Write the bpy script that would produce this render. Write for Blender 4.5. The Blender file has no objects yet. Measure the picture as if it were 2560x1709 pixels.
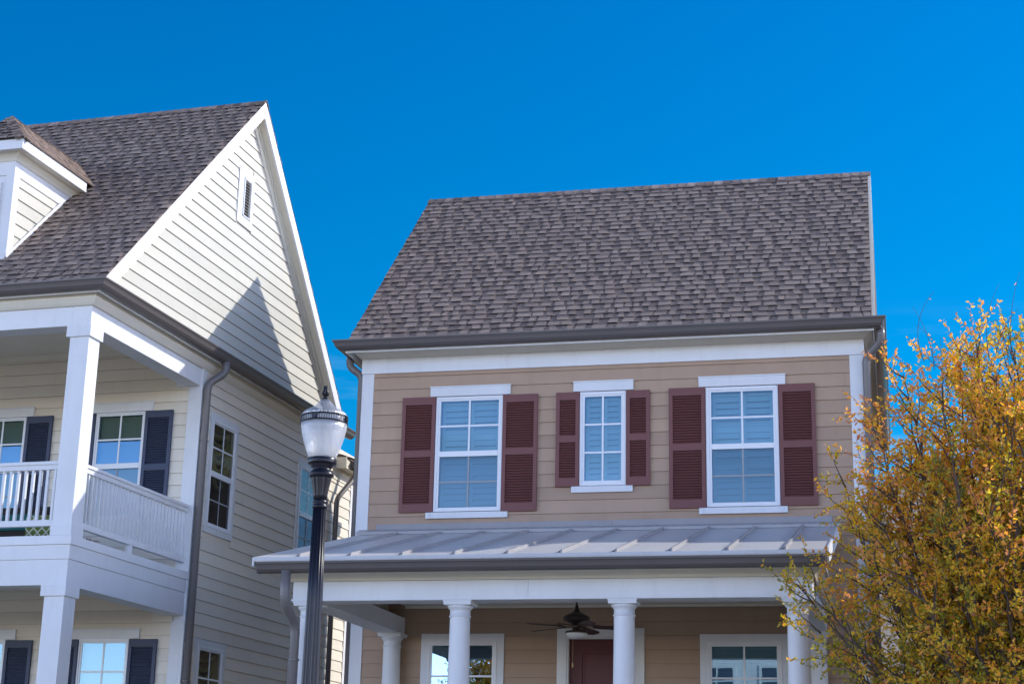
import bpy, math, random
from mathutils import Vector, Matrix
R = math.radians
rnd = random.Random(7)
scn = bpy.context.scene
col = scn.collection

# ------------------------------------------------------------------ tagging
def tag(o, label=None, cat=None, group=None, kind=None):
    if label: o['label'] = label
    if cat: o['category'] = cat
    if group: o['group'] = group
    if kind: o['kind'] = kind
    return o
def empty(name, loc=(0,0,0), rz=0.0, parent=None):
    o = bpy.data.objects.new(name, None); col.objects.link(o)
    o.location = loc; o.rotation_euler = (0,0,rz); o.empty_display_size = .2
    if parent: o.parent = parent
    return o
def copy_tree(o, parent=None):
    c = o.copy(); col.objects.link(c)
    c.parent = parent
    for ch in o.children: copy_tree(ch, c)
    return c

# ------------------------------------------------------------------ mesh builder
class MB:
    def __init__(s): s.v=[]; s.f=[]; s.t=[]; s.m=[]; s.sm=[]; s.mi=0
    def face(s, pts, tone=.5, sm=False):
        n=len(s.v); s.v += [tuple(p) for p in pts]
        s.f.append(tuple(range(n,n+len(pts)))); s.t.append(tone); s.m.append(s.mi); s.sm.append(sm)
    def box(s, x0,x1,y0,y1,z0,z1, tone=.5):
        n=len(s.v)
        s.v += [(x0,y0,z0),(x1,y0,z0),(x1,y1,z0),(x0,y1,z0),(x0,y0,z1),(x1,y0,z1),(x1,y1,z1),(x0,y1,z1)]
        for q in ((0,3,2,1),(4,5,6,7),(0,1,5,4),(1,2,6,5),(2,3,7,6),(3,0,4,7)):
            s.f.append(tuple(n+i for i in q)); s.t.append(tone); s.m.append(s.mi); s.sm.append(False)
    def prism(s, poly, axis, a, b, tone=.5):
        """poly: 2D points; axis 0 -> (y,z) extruded in x; 1 -> (x,z) in y; 2 -> (x,y) in z"""
        def P(p,c):
            return (c,p[0],p[1]) if axis==0 else ((p[0],c,p[1]) if axis==1 else (p[0],p[1],c))
        n=len(s.v); k=len(poly)
        s.v += [P(p,a) for p in poly]+[P(p,b) for p in poly]
        s.f.append(tuple(n+i for i in range(k))[::-1]); s.f.append(tuple(n+k+i for i in range(k)))
        s.t += [tone]*2; s.m += [s.mi]*2; s.sm += [False]*2
        for i in range(k):
            j=(i+1)%k
            s.f.append((n+i,n+j,n+k+j,n+k+i)); s.t.append(tone); s.m.append(s.mi); s.sm.append(False)
    def tube(s, pts, rad, n=12, tone=.5, cap=True, sm=True):
        pts=[Vector(p) for p in pts]
        rr = rad if isinstance(rad,(list,tuple)) else [rad]*len(pts)
        base=len(s.v); k=len(pts)
        T=[]
        for i in range(k):
            a=pts[max(0,i-1)]; b=pts[min(k-1,i+1)]; T.append((b-a).normalized())
        u=T[0].orthogonal().normalized()
        for i in range(k):
            u=(u-T[i]*u.dot(T[i])); 
            if u.length<1e-6: u=T[i].orthogonal()
            u.normalize(); w=T[i].cross(u)
            for j in range(n):
                a=2*math.pi*j/n
                s.v.append(tuple(pts[i]+(u*math.cos(a)+w*math.sin(a))*rr[i]))
        for i in range(k-1):
            for j in range(n):
                j2=(j+1)%n
                s.f.append((base+i*n+j,base+i*n+j2,base+(i+1)*n+j2,base+(i+1)*n+j)); s.t.append(tone); s.m.append(s.mi); s.sm.append(sm)
        if cap:
            s.f.append(tuple(base+j for j in range(n))[::-1]); s.f.append(tuple(base+(k-1)*n+j for j in range(n)))
            s.t += [tone]*2; s.m += [s.mi]*2; s.sm += [False]*2
    def lathe(s, prof, c=(0,0,0), n=32, tone=.5, flute=0, fl=0.0, sm=True):
        base=len(s.v); k=len(prof)
        for (r,z) in prof:
            for j in range(n):
                a=2*math.pi*j/n
                q=r*(1-fl*(0.5+0.5*math.cos(a*flute))) if flute else r
                s.v.append((c[0]+q*math.cos(a),c[1]+q*math.sin(a),c[2]+z))
        for i in range(k-1):
            for j in range(n):
                j2=(j+1)%n
                s.f.append((base+i*n+j,base+i*n+j2,base+(i+1)*n+j2,base+(i+1)*n+j)); s.t.append(tone); s.m.append(s.mi); s.sm.append(sm)
        s.f.append(tuple(base+j for j in range(n))[::-1]); s.f.append(tuple(base+(k-1)*n+j for j in range(n)))
        s.t += [tone]*2; s.m += [s.mi]*2; s.sm += [False]*2
    def sweep(s, path, prof, tone=.5, sm=False, cap=True):
        """path: plan points, outward = right-hand side of travel; prof: closed polygon of (outward, z)"""
        P=[Vector((p[0],p[1])) for p in path]; k=len(P); m=len(prof); base=len(s.v)
        for i in range(k):
            if i>0: d1=(P[i]-P[i-1]).normalized()
            if i<k-1: d2=(P[i+1]-P[i]).normalized()
            if i==0: d1=d2
            if i==k-1: d2=d1
            n1=Vector((d1.y,-d1.x)); n2=Vector((d2.y,-d2.x))
            b=(n1+n2); b/= (1+n1.dot(n2))
            for (d,z) in prof: s.v.append((P[i].x+b.x*d,P[i].y+b.y*d,z))
        for i in range(k-1):
            for j in range(m):
                j2=(j+1)%m
                s.f.append((base+i*m+j,base+(i+1)*m+j,base+(i+1)*m+j2,base+i*m+j2)); s.t.append(tone); s.m.append(s.mi); s.sm.append(sm)
        if cap:
            s.f.append(tuple(base+j for j in range(m))); s.f.append(tuple(base+(k-1)*m+j for j in range(m))[::-1])
            s.t += [tone]*2; s.m += [s.mi]*2; s.sm += [False]*2
    def build(s, name, mats, parent=None, loc=None, rz=None, bevel=0.0, autosm=False):
        me=bpy.data.meshes.new(name); me.from_pydata(s.v,[],s.f)
        if not isinstance(mats,(list,tuple)): mats=[mats]
        for m in mats: me.materials.append(m)
        at=me.attributes.new('tone','FLOAT','FACE'); at.data.foreach_set('value',s.t)
        me.polygons.foreach_set('material_index',s.m)
        me.polygons.foreach_set('use_smooth',s.sm)
        me.update()
        o=bpy.data.objects.new(name,me); col.objects.link(o)
        if parent: o.parent=parent
        if loc: o.location=loc
        if rz is not None: o.rotation_euler=(0,0,rz)
        if bevel>0:
            b=o.modifiers.new('b','BEVEL'); b.width=bevel; b.segments=2; b.limit_method='ANGLE'; b.angle_limit=R(40)
        return o

# ------------------------------------------------------------------ materials
def new_mat(name):
    m=bpy.data.materials.new(name); m.use_nodes=True
    nt=m.node_tree; nt.nodes.clear()
    out=nt.nodes.new('ShaderNodeOutputMaterial'); b=nt.nodes.new('ShaderNodeBsdfPrincipled')
    nt.links.new(b.outputs[0],out.inputs[0])
    return m,nt,b,out
def N(nt,t,**kw):
    n=nt.nodes.new(t)
    for k,v in kw.items():
        if k in n.inputs: n.inputs[k].default_value=v
        else: setattr(n,k,v)
    return n
def mixc(nt,fac,a,b,mode='MIX'):
    n=nt.nodes.new('ShaderNodeMix'); n.data_type='RGBA'; n.blend_type=mode
    for s,v in ((0,fac),(6,a),(7,b)):
        if isinstance(v,(int,float)): n.inputs[s].default_value=v
        elif isinstance(v,tuple): n.inputs[s].default_value=(*v,1) if len(v)==3 else v
        else: nt.links.new(v,n.inputs[s])
    return n.outputs[2]
def noise(nt,scale,detail=3,rough=.5,vec=None,stretch=None,coord='Object'):
    tc=nt.nodes.new('ShaderNodeTexCoord'); src=tc.outputs[coord]
    if stretch:
        mp=nt.nodes.new('ShaderNodeMapping'); mp.inputs['Scale'].default_value=stretch
        nt.links.new(src,mp.inputs[0]); src=mp.outputs[0]
    n=N(nt,'ShaderNodeTexNoise',Scale=scale,Detail=detail,Roughness=rough)
    nt.links.new(src,n.inputs['Vector']); return n.outputs['Fac']
def ramp(nt,fac,stops):
    r=nt.nodes.new('ShaderNodeValToRGB'); e=r.color_ramp.elements
    while len(e)<len(stops): e.new(.5)
    for i,(p,c) in enumerate(stops):
        e[i].position=p; e[i].color=(*c,1) if len(c)==3 else c
    nt.links.new(fac,r.inputs[0]); return r.outputs[0]
def tone(nt):
    a=nt.nodes.new('ShaderNodeAttribute'); a.attribute_name='tone'; return a.outputs['Fac']
def mul(c,k): return tuple(min(1,x*k) for x in c)

def mat_paint(name,c,rough=.55,var=.10,dirt=.12,grain=None,bump=.15,spec=.35):
    m,nt,b,out=new_mat(name)
    big=noise(nt,1.3,4,.6); 
    streak=noise(nt,5,5,.65,stretch=(1.4,1.4,.22))
    c1=ramp(nt,big,[(.3,mul(c,1-var)),(.7,c)])
    c2=mixc(nt,ramp(nt,streak,[(.52,(0,0,0)),(.78,(dirt,dirt,dirt))]),c1,mul(c,.62))
    t=tone(nt)
    ad=nt.nodes.new('ShaderNodeMath'); ad.operation='MULTIPLY_ADD'; nt.links.new(t,ad.inputs[0]); ad.inputs[1].default_value=.5; ad.inputs[2].default_value=.5
    c3=mixc(nt,1.0,c2,ramp(nt,ad.outputs[0],[(0,(.28,.26,.24)),(.2,(.58,.58,.60)),(.45,(.62,.62,.64)),(.5,(.90,.90,.90)),(1,(1.05,1.05,1.05))]),'MULTIPLY')  # negative tones darken faces, chiefly to paint in shade
    nt.links.new(c3,b.inputs['Base Color']); b.inputs['Roughness'].default_value=rough
    b.inputs['Specular IOR Level'].default_value=spec
    fine=noise(nt,60 if not grain else 30,4,.6,stretch=grain)
    bp=N(nt,'ShaderNodeBump',Strength=bump,Distance=.004); nt.links.new(fine,bp.inputs['Height'])
    nt.links.new(bp.outputs[0],b.inputs['Normal'])
    return m
GR=(1.2,1.2,26)
M={}
M['white']=mat_paint('white_paint',(.72,.73,.745),.5,.09,.24,grain=(2,2,14),bump=.12)
M['white_side']=mat_paint('white_trim_dusty',(.77,.76,.73),.55,.08,.2)
M['soffit']=mat_paint('soffit_cream',(.74,.70,.60),.6,.06,.15)
M['cream']=mat_paint('cream_siding_shade_tone',(.79,.72,.60),.55,.06,.12,grain=GR,bump=.35)  # same cream paint, lightened to make up for shade on the walls
M['cream_sun_tone']=mat_paint('cream_siding_sun_tone',(.57,.548,.475),.55,.05,.10,grain=GR,bump=.35)  # darker copy of the cream paint, offsetting full sun on gable and dormer
M['brown']=mat_paint('taupe_siding',(.445,.307,.212),.55,.13,.22,grain=GR,bump=.4)
M['burgundy']=mat_paint('burgundy_paint',(.175,.060,.054),.45,.08,.1,grain=GR,bump=.2)
M['navy']=mat_paint('navy_paint',(.042,.056,.104),.45,.08,.1,grain=GR,bump=.2)
M['door']=mat_paint('oxblood_door',(.105,.022,.024),.4,.06,.05)
M['gutter']=mat_paint('bronze_gutter',(.108,.096,.094),.38,.05,.12,bump=.03,spec=.5)
M['pipe']=mat_paint('downspout_metal',(.165,.150,.148),.36,.06,.14,bump=.03,spec=.5)
M['zinc']=mat_paint('standing_seam_metal',(.62,.61,.60),.42,.10,.28,bump=.03,spec=.3)
M['flash']=mat_paint('flashing_metal',(.30,.29,.30),.45,.1,.3,bump=.05,spec=.5)
M['black']=mat_paint('black_cast_iron',(.010,.011,.020),.32,.10,.10,bump=.08,spec=.35)
M['vinyl']=mat_paint('window_vinyl',(.76,.77,.79),.35,.03,.05,bump=.0,spec=.5)
M['dark']=mat_paint('dark_room',(.02,.02,.02),.9,.1,0,bump=0)
M['blind']=mat_paint('shutter_slats_white',(.74,.74,.72),.5,.03,.0,bump=0)
M['roomwall']=mat_paint('room_wall',(.38,.36,.33),.8,.1,0,bump=0)
M['fanbrown']=mat_paint('fan_bronze',(.035,.022,.018),.4,.1,.05,bump=0,spec=.5)
M['fanblade']=mat_paint('fan_blade_wood',(.055,.032,.026),.45,.1,.05,grain=(2,2,10),bump=.1)
M['frosted']=mat_paint('frosted_bowl',(.70,.70,.68),.3,.02,0,bump=0)
M['concrete']=mat_paint('concrete',(.56,.54,.49),.85,.15,.3,bump=.4)
M['asphalt']=mat_paint('pale_concrete_road',(.42,.40,.37),.9,.2,.3,bump=.6)
M['grass']=mat_paint('lawn_grass',(.42,.34,.20),.9,.3,.5,bump=.8)
M['brick']=mat_paint('foundation_block',(.30,.26,.22),.85,.15,.2,bump=.5)
M['teal']=mat_paint('teal_cushion',(.03,.17,.16),.8,.08,.0,bump=.2)
M['wicker']=mat_paint('dark_wicker',(.03,.024,.02),.7,.2,0,bump=.6)
M['leafdry']=mat_paint('dry_leaf',(.22,.08,.05),.7,.2,0,bump=.2)
M['brass']=mat_paint('brass_pull',(.45,.30,.12),.4,.05,0,bump=0)

def mat_pattern():
    m,nt,b,out=new_mat('green_lattice_fabric')
    tc=nt.nodes.new('ShaderNodeTexCoord')
    mp=nt.nodes.new('ShaderNodeMapping'); mp.inputs['Rotation'].default_value=(0,R(45),0); mp.inputs['Scale'].default_value=(9,9,9)
    nt.links.new(tc.outputs['Object'],mp.inputs[0])
    v=N(nt,'ShaderNodeTexBrick',Scale=1.0); v.offset=0; v.inputs['Mortar Size'].default_value=.09; v.inputs['Brick Width'].default_value=.8; v.inputs['Row Height'].default_value=.8
    v.inputs['Color1'].default_value=(.13,.20,.04,1); v.inputs['Color2'].default_value=(.11,.18,.04,1); v.inputs['Mortar'].default_value=(.6,.6,.5,1)
    sw=nt.nodes.new('ShaderNodeSeparateXYZ'); cb=nt.nodes.new('ShaderNodeCombineXYZ')
    nt.links.new(mp.outputs[0],sw.inputs[0]); nt.links.new(sw.outputs[0],cb.inputs[0]); nt.links.new(sw.outputs[2],cb.inputs[1])
    nt.links.new(cb.outputs[0],v.inputs['Vector']); nt.links.new(v.outputs[0],b.inputs['Base Color']); b.inputs['Roughness'].default_value=.85
    return m
M['lattice']=mat_pattern()

def mat_shingle():
    m,nt,b,out=new_mat('asphalt_shingles')
    t=tone(nt)
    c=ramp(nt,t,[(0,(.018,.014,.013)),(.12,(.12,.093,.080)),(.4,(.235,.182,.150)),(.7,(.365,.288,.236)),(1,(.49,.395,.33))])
    g=noise(nt,160,2,.7); g2=noise(nt,7,4,.6)
    c=mixc(nt,1.0,c,ramp(nt,g,[(.3,(.72,.72,.74)),(.7,(1.25,1.22,1.2))]),'MULTIPLY')
    c=mixc(nt,1.0,c,ramp(nt,g2,[(.3,(.80,.80,.84)),(.7,(1.14,1.1,1.05))]),'MULTIPLY')
    nt.links.new(c,b.inputs['Base Color']); b.inputs['Roughness'].default_value=.85; b.inputs['Specular IOR Level'].default_value=.25
    bp=N(nt,'ShaderNodeBump',Strength=.5,Distance=.006); nt.links.new(g,bp.inputs['Height']); nt.links.new(bp.outputs[0],b.inputs['Normal'])
    return m
M['shingle']=mat_shingle()

def mat_glass(name,refl,tint,rcol=(.82,.95,1.0),rough=.0):
    m,nt,b,out=new_mat(name); nt.nodes.remove(b)
    g=N(nt,'ShaderNodeBsdfGlossy',Roughness=rough); g.inputs['Color'].default_value=(*rcol,1)
    t=N(nt,'ShaderNodeBsdfTransparent'); t.inputs['Color'].default_value=(*tint,1)
    lw=N(nt,'ShaderNodeLayerWeight',Blend=.25)
    mr=N(nt,'ShaderNodeMapRange'); mr.inputs['To Min'].default_value=refl; mr.inputs['To Max'].default_value=min(1,refl+.55)
    nt.links.new(lw.outputs['Fresnel'],mr.inputs['Value'])
    w=noise(nt,1.7,2,.5); bp=N(nt,'ShaderNodeBump',Strength=.02,Distance=.01); nt.links.new(w,bp.inputs['Height']); nt.links.new(bp.outputs[0],g.inputs['Normal'])
    mx=nt.nodes.new('ShaderNodeMixShader'); nt.links.new(mr.outputs[0],mx.inputs[0]); nt.links.new(t.outputs[0],mx.inputs[1]); nt.links.new(g.outputs[0],mx.inputs[2])
    nt.links.new(mx.outputs[0],out.inputs[0]); return m
M['glass']=mat_glass('coated_window_glass',.115,(.42,.60,.64),(.55,.82,.95))
M['glass_dark']=mat_glass('screened_window_glass',.085,(.23,.37,.42),(.6,.85,.95))
M['glass_cream']=mat_glass('balcony_window_glass',.19,(.44,.50,.42),(.20,.48,.72))
M['screen_bar']=mat_paint('screened_muntin',(.34,.36,.38),.6,.02,0,bump=0)
M['glass_side']=mat_glass('side_window_glass',.14,(.62,.62,.54),(.62,.66,.60))
M['glass_side_dark']=mat_glass('side_screened_glass',.10,(.40,.40,.42),(.45,.5,.55))

def mat_globe(name='prismatic_acrylic_globe',ga=.25,ta=.36):
    m,nt,b,out=new_mat(name); nt.nodes.remove(b)
    d=N(nt,'ShaderNodeBsdfTranslucent'); d.inputs['Color'].default_value=(.85,.87,.9,1)
    df=N(nt,'ShaderNodeBsdfDiffuse'); df.inputs['Color'].default_value=(.80,.82,.86,1)
    g=N(nt,'ShaderNodeBsdfGlossy',Roughness=.22); g.inputs['Color'].default_value=(.95,.97,1,1)
    t=N(nt,'ShaderNodeBsdfTransparent'); t.inputs['Color'].default_value=(.95,.97,1,1)
    tc=nt.nodes.new('ShaderNodeTexCoord')
    v=N(nt,'ShaderNodeTexVoronoi',Scale=110); nt.links.new(tc.outputs['Object'],v.inputs['Vector'])
    bp=N(nt,'ShaderNodeBump',Strength=.5,Distance=.006); nt.links.new(v.outputs['Distance'],bp.inputs['Height'])
    for s in (d,df,g): nt.links.new(bp.outputs[0],s.inputs['Normal'])
    a=N(nt,'ShaderNodeMixShader'); a.inputs[0].default_value=.5; nt.links.new(d.outputs[0],a.inputs[1]); nt.links.new(df.outputs[0],a.inputs[2])
    c=N(nt,'ShaderNodeMixShader'); c.inputs[0].default_value=ga; nt.links.new(a.outputs[0],c.inputs[1]); nt.links.new(g.outputs[0],c.inputs[2])
    e=N(nt,'ShaderNodeMixShader'); e.inputs[0].default_value=ta; nt.links.new(c.outputs[0],e.inputs[1]); nt.links.new(t.outputs[0],e.inputs[2])
    nt.links.new(e.outputs[0],out.inputs[0]); return m
M['globe']=mat_globe()
M['globe_clear']=mat_globe('clear_acrylic_cap',.45,.55)
M['bulb']=mat_paint('lamp_socket',(.6,.6,.6),.3,0,0,bump=0)

def mat_leaf():
    m,nt,b,out=new_mat('autumn_leaves'); nt.nodes.remove(b)
    t=tone(nt)
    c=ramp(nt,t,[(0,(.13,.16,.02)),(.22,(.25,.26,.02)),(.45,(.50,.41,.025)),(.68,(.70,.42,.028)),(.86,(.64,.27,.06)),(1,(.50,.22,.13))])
    d=N(nt,'ShaderNodeBsdfDiffuse'); tr=N(nt,'ShaderNodeBsdfTranslucent'); g=N(nt,'ShaderNodeBsdfGlossy',Roughness=.45)
    g.inputs['Color'].default_value=(.6,.6,.6,1)
    nt.links.new(c,d.inputs['Color'])
    c2=mixc(nt,1.0,c,(1.9,1.8,1.0),'MULTIPLY'); nt.links.new(c2,tr.inputs['Color'])
    a=N(nt,'ShaderNodeMixShader'); a.inputs[0].default_value=.58; nt.links.new(d.outputs[0],a.inputs[1]); nt.links.new(tr.outputs[0],a.inputs[2])
    e=N(nt,'ShaderNodeMixShader'); e.inputs[0].default_value=.06; nt.links.new(a.outputs[0],e.inputs[1]); nt.links.new(g.outputs[0],e.inputs[2])
    nt.links.new(e.outputs[0],out.inputs[0]); return m
M['leaf']=mat_leaf()
M['bark']=mat_paint('grey_bark',(.10,.075,.062),.8,.25,.3,bump=.6)

M['glass_mirror']=mat_glass('reflective_porch_glass',.34,(.36,.55,.60),(.58,.84,1.0))
# ------------------------------------------------------------------ camera
cam=bpy.data.cameras.new('camera'); co=bpy.data.objects.new('camera',cam); col.objects.link(co)
p,r=0.28129,0.02162
cp,sp,c_,s_=math.cos(p),math.sin(p),math.cos(r),math.sin(r)
right=Vector((1,0,0)); up=Vector((0,-sp,cp)); fwd=Vector((0,cp,sp))
Xc=right*c_+up*s_; Yc=-right*s_+up*c_; Zc=-fwd
co.matrix_world=Matrix(((Xc.x,Yc.x,Zc.x,0),(Xc.y,Yc.y,Zc.y,0),(Xc.z,Yc.z,Zc.z,1.6),(0,0,0,1)))
cam.sensor_width=36; cam.lens=4125.95/2560*36; cam.clip_end=5000; cam.clip_start=.1
scn.camera=co

# ------------------------------------------------------------------ light
SEL,SAZ=R(31.7),R(71.1)
sd=Vector((math.sin(SAZ)*math.cos(SEL),math.cos(SAZ)*math.cos(SEL),math.sin(SEL)))
sl=bpy.data.lights.new('sun','SUN'); so=bpy.data.objects.new('sun',sl); col.objects.link(so)
sl.energy=4.5; sl.angle=R(.53); sl.color=(1,.955,.88)
so.rotation_euler=sd.to_track_quat('Z','Y').to_euler()
so.location=(30,10,30)
w=bpy.data.worlds.new('World'); scn.world=w; w.use_nodes=True
nt=w.node_tree; nt.nodes.clear()
wo=nt.nodes.new('ShaderNodeOutputWorld'); bg=nt.nodes.new('ShaderNodeBackground'); nt.links.new(bg.outputs[0],wo.inputs[0])
sky=nt.nodes.new('ShaderNodeTexSky'); sky.sky_type='NISHITA'; sky.sun_disc=False; sky.sun_elevation=SEL; sky.sun_rotation=SAZ
sky.air_density=1.0; sky.dust_density=.4; sky.ozone_density=2.5
tc=nt.nodes.new('ShaderNodeTexCoord')
sx=nt.nodes.new('ShaderNodeSeparateXYZ'); nt.links.new(tc.outputs['Generated'],sx.inputs[0])
# clear-day tint: deep saturated blue towards the north part of the sky, unseen rest brightened as added fill light
deep=ramp(nt,sx.outputs['Z'],[(0.0,(.5,1.25,1.8)),(.12,(.08,1.03,1.55)),(.25,(.0,.97,1.55)),(.48,(.0,.90,1.62))])
mr=N(nt,'ShaderNodeMapRange'); mr.inputs['From Min'].default_value=.35; mr.inputs['From Max'].default_value=.84
nt.links.new(sx.outputs['Y'],mr.inputs['Value'])
wide=ramp(nt,sx.outputs['Z'],[(0.0,(9.4,8.6,10.0)),(.13,(7.4,6.9,8.5)),(.27,(3.1,3.05,4.1)),(.50,(1.3,1.35,1.7)),(1.0,(.7,.75,.9))])
tint=mixc(nt,mr.outputs[0],wide,deep)
c=mixc(nt,1.0,sky.outputs[0],tint,'MULTIPLY')
# thin streaks of cirrus low in the sky
mp=nt.nodes.new('ShaderNodeMapping'); mp.inputs['Scale'].default_value=(2.0,2.0,15.0); nt.links.new(tc.outputs['Generated'],mp.inputs[0])
cn=N(nt,'ShaderNodeTexNoise',Scale=2.3,Detail=6,Roughness=.6); nt.links.new(mp.outputs[0],cn.inputs['Vector'])
cf=ramp(nt,cn.outputs['Fac'],[(.50,(0,0,0)),(.72,(1,1,1))])
lowm=N(nt,'ShaderNodeMapRange'); lowm.inputs['From Min'].default_value=.30; lowm.inputs['From Max'].default_value=.17; nt.links.new(sx.outputs['Z'],lowm.inputs['Value'])
mm=nt.nodes.new('ShaderNodeMath'); mm.operation='MULTIPLY'; nt.links.new(cf,mm.inputs[0]); nt.links.new(lowm.outputs[0],mm.inputs[1])
mm2=nt.nodes.new('ShaderNodeMath'); mm2.operation='MULTIPLY'; nt.links.new(mm.outputs[0],mm2.inputs[0]); mm2.inputs[1].default_value=.75
c=mixc(nt,mm2.outputs[0],c,(4.6,6.6,9.0))
nt.links.new(c,bg.inputs['Color']); bg.inputs['Strength'].default_value=.10

scn.view_settings.view_transform='Standard'; scn.view_settings.look='None'; scn.view_settings.exposure=0; scn.view_settings.gamma=1
scn.cycles.max_bounces=8; scn.cycles.transparent_max_bounces=16
try: scn.cycles.use_denoising=True
except Exception: pass

# ------------------------------------------------------------------ generic builders
EXP=.1822
def siding(mb,x0,x1,z0,z1,holes=(),phase=7.418,xl=None,xr=None,yo=0.0,seed=1,joint=3.66):
    rr=random.Random(seed); xl=xl or (lambda z:x0); xr=xr or (lambda z:x1)
    k=math.floor((z0-phase)/EXP); z=phase+k*EXP
    while z<z1-.001:
        a=max(z,z0); b=min(z+EXP,z1); z+=EXP
        if b-a<.004: continue
        ivs=[(min(xl(a),xl(b)),max(xr(a),xr(b)))]
        for (hx0,hx1,hz0,hz1) in holes:
            if hz0<b and hz1>a:
                n=[]
                for (u,v) in ivs:
                    if hx1<=u or hx0>=v: n.append((u,v)); continue
                    if hx0>u: n.append((u,hx0))
                    if hx1<v: n.append((hx1,v))
                ivs=n
        off=rr.uniform(0,joint)
        cuts=[x0-joint*2+off+joint*i for i in range(12)]
        tn=rr.random()
        for (u,v) in ivs:
            segs=[u]+[q for q in cuts if u+.05<q<v-.05]+[v]
            for i in range(len(segs)-1):
                p,q=segs[i]+(.0015 if i else 0),segs[i+1]-(.0015 if i<len(segs)-2 else 0)
                pa,pb=max(p,xl(a)),max(p,xl(b)); qa,qb=min(q,xr(a)),min(q,xr(b))
                if qa-pa<.002 and qb-pb<.002: continue
                qb=max(qb,pb); qa=max(qa,pa)
                ya,yb=yo-.019,yo-.003
                t=min(1,max(0,tn+rr.uniform(-.25,.25)))
                mb.face([(pa,ya,a),(qa,ya,a),(qb,yb,b),(pb,yb,b)],t)
                mb.face([(pa,ya,a),(pa,yo+.002,a),(qa,yo+.002,a),(qa,ya,a)],-1)  # underside painted dark to draw the lap shadow line
def backing(mb,x0,x1,z0,z1,holes,y0,y1):
    """solid wall body behind the boards, with openings"""
    xs=sorted(set([x0,x1]+[h[0] for h in holes]+[h[1] for h in holes])); zs=sorted(set([z0,z1]+[h[2] for h in holes]+[h[3] for h in holes]))
    for i in range(len(xs)-1):
        for j in range(len(zs)-1):
            cx=(xs[i]+xs[i+1])/2; cz=(zs[j]+zs[j+1])/2
            if cx<x0 or cx>x1 or cz<z0 or cz>z1: continue
            if any(h[0]<cx<h[1] and h[2]<cz<h[3] for h in holes): continue
            mb.box(xs[i],xs[i+1],y0,y1,zs[j],zs[j+1],.3)
def shingles(mb,P0,U,V,nrm,length,ufun,exposure=.157,seed=3,tmin=.0,tabs=True,lift=.009,edge=0.0):
    """P0 eave origin, U along the eave, V up the slope, ufun(v)->(u0,u1)"""
    rr=random.Random(seed); P0=Vector(P0);U=Vector(U).normalized();V=Vector(V).normalized();nrm=Vector(nrm).normalized()
    n=max(1,round(length/exposure)); e=length/n
    def pt(u,v,h): return P0+U*u+V*v+nrm*h
    for k in range(n):
        a,b=k*e,(k+1)*e
        u0,u1=ufun(a); w0,w1=ufun(b)
        if u1-u0<.02: continue
        jit=rr.uniform(-.003,.003)
        h0=.017; tb=rr.uniform(.05,.3)
        # dark base course (printed shadow band) drawn in short lengths
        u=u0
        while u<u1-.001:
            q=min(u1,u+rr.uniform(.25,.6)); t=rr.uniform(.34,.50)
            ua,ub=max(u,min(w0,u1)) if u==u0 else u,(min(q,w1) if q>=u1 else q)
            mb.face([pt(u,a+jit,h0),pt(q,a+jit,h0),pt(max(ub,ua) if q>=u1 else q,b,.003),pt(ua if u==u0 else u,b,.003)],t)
            mb.face([pt(u,a+jit,h0),pt(u,a+jit,-.004),pt(q,a+jit,-.004),pt(q,a+jit,h0)],edge)  # step face painted dark as the row's shadow line, unless edge is raised
            u=q
        if not tabs: continue
        u=u0+rr.uniform(-.1,.12)
        while u<u1:
            wd=rr.choice((.08,.10,.13,.16,.18))*rr.uniform(.85,1.15); gap=rr.choice((.03,.05,.08,.11,.15))*rr.uniform(.8,1.2)
            p,q=max(u,u0),min(u+wd,u1); u+=wd+gap
            # clip against sloping ends
            m0=max(p,w0) ; m1=min(q,w1)
            if q-p<.03 or m1-m0<.02: continue
            t=min(1,max(0,rr.gauss(.60,.07))); h=h0+lift*.8
            aj=a+rr.uniform(-.004,.004)
            sk=rr.uniform(-.03,.03)
            A,B,Cc,D=pt(p,aj,h),pt(q,aj,h),pt(min(q,w1)+ (sk if q<w1-.03 else 0),b-.002,h*.55),pt(max(p,w0)+(sk if p>w0+.03 else 0),b-.002,h*.55)
            f1_,f2_=rr.uniform(.45,.75),rr.uniform(.45,.75); E1=A.lerp(D,f1_); E2=B.lerp(Cc,f2_)
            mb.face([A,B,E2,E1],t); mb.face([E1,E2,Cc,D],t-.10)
            mb.face([A,pt(p,aj,h0*.6),pt(q,aj,h0*.6),B],edge)  # tab front gets the same painted shadow tone
            mb.face([A,D,pt(max(p,w0),b,0),pt(p,aj,0)],t*.6); mb.face([B,pt(q,aj,0),pt(min(q,w1),b,0),Cc],t*.6)
def ridge_cap(mb,A,B,n1,n2,seed=5,w=.13,e=.145):
    """overlapping cap shingles along A->B, folded over normals n1/n2"""
    rr=random.Random(seed); A=Vector(A);B=Vector(B);D=(B-A).normalized();L=(B-A).length
    n1=Vector(n1).normalized();n2=Vector(n2).normalized()
    s1=D.cross(n1).normalized(); s2=D.cross(n2).normalized()
    if s1.z>0: s1=-s1
    if s2.z>0: s2=-s2
    k=max(1,int(L/e))
    for i in range(k):
        a=A+D*(i*L/k); b=A+D*((i+1)*L/k+.03)
        b=min(b,B,key=lambda q:(q-A).length) if (b-A).length>L else b
        t=min(1,max(0,rr.gauss(.5,.15)))
        for s_,n_ in ((s1,n1),(s2,n2)):
            up=(n1+n2).normalized()
            mb.face([a+up*.030,b+up*.020,b+s_*w+n_*.018,a+s_*w+n_*.028],t)
            mb.face([a+up*.030,a+s_*w+n_*.028,a+s_*w+n_*.006,a+up*.006],t*.5)
            mb.face([a+s_*w+n_*.028,b+s_*w+n_*.018,b+s_*w,a+s_*w],t*.4)
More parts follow.
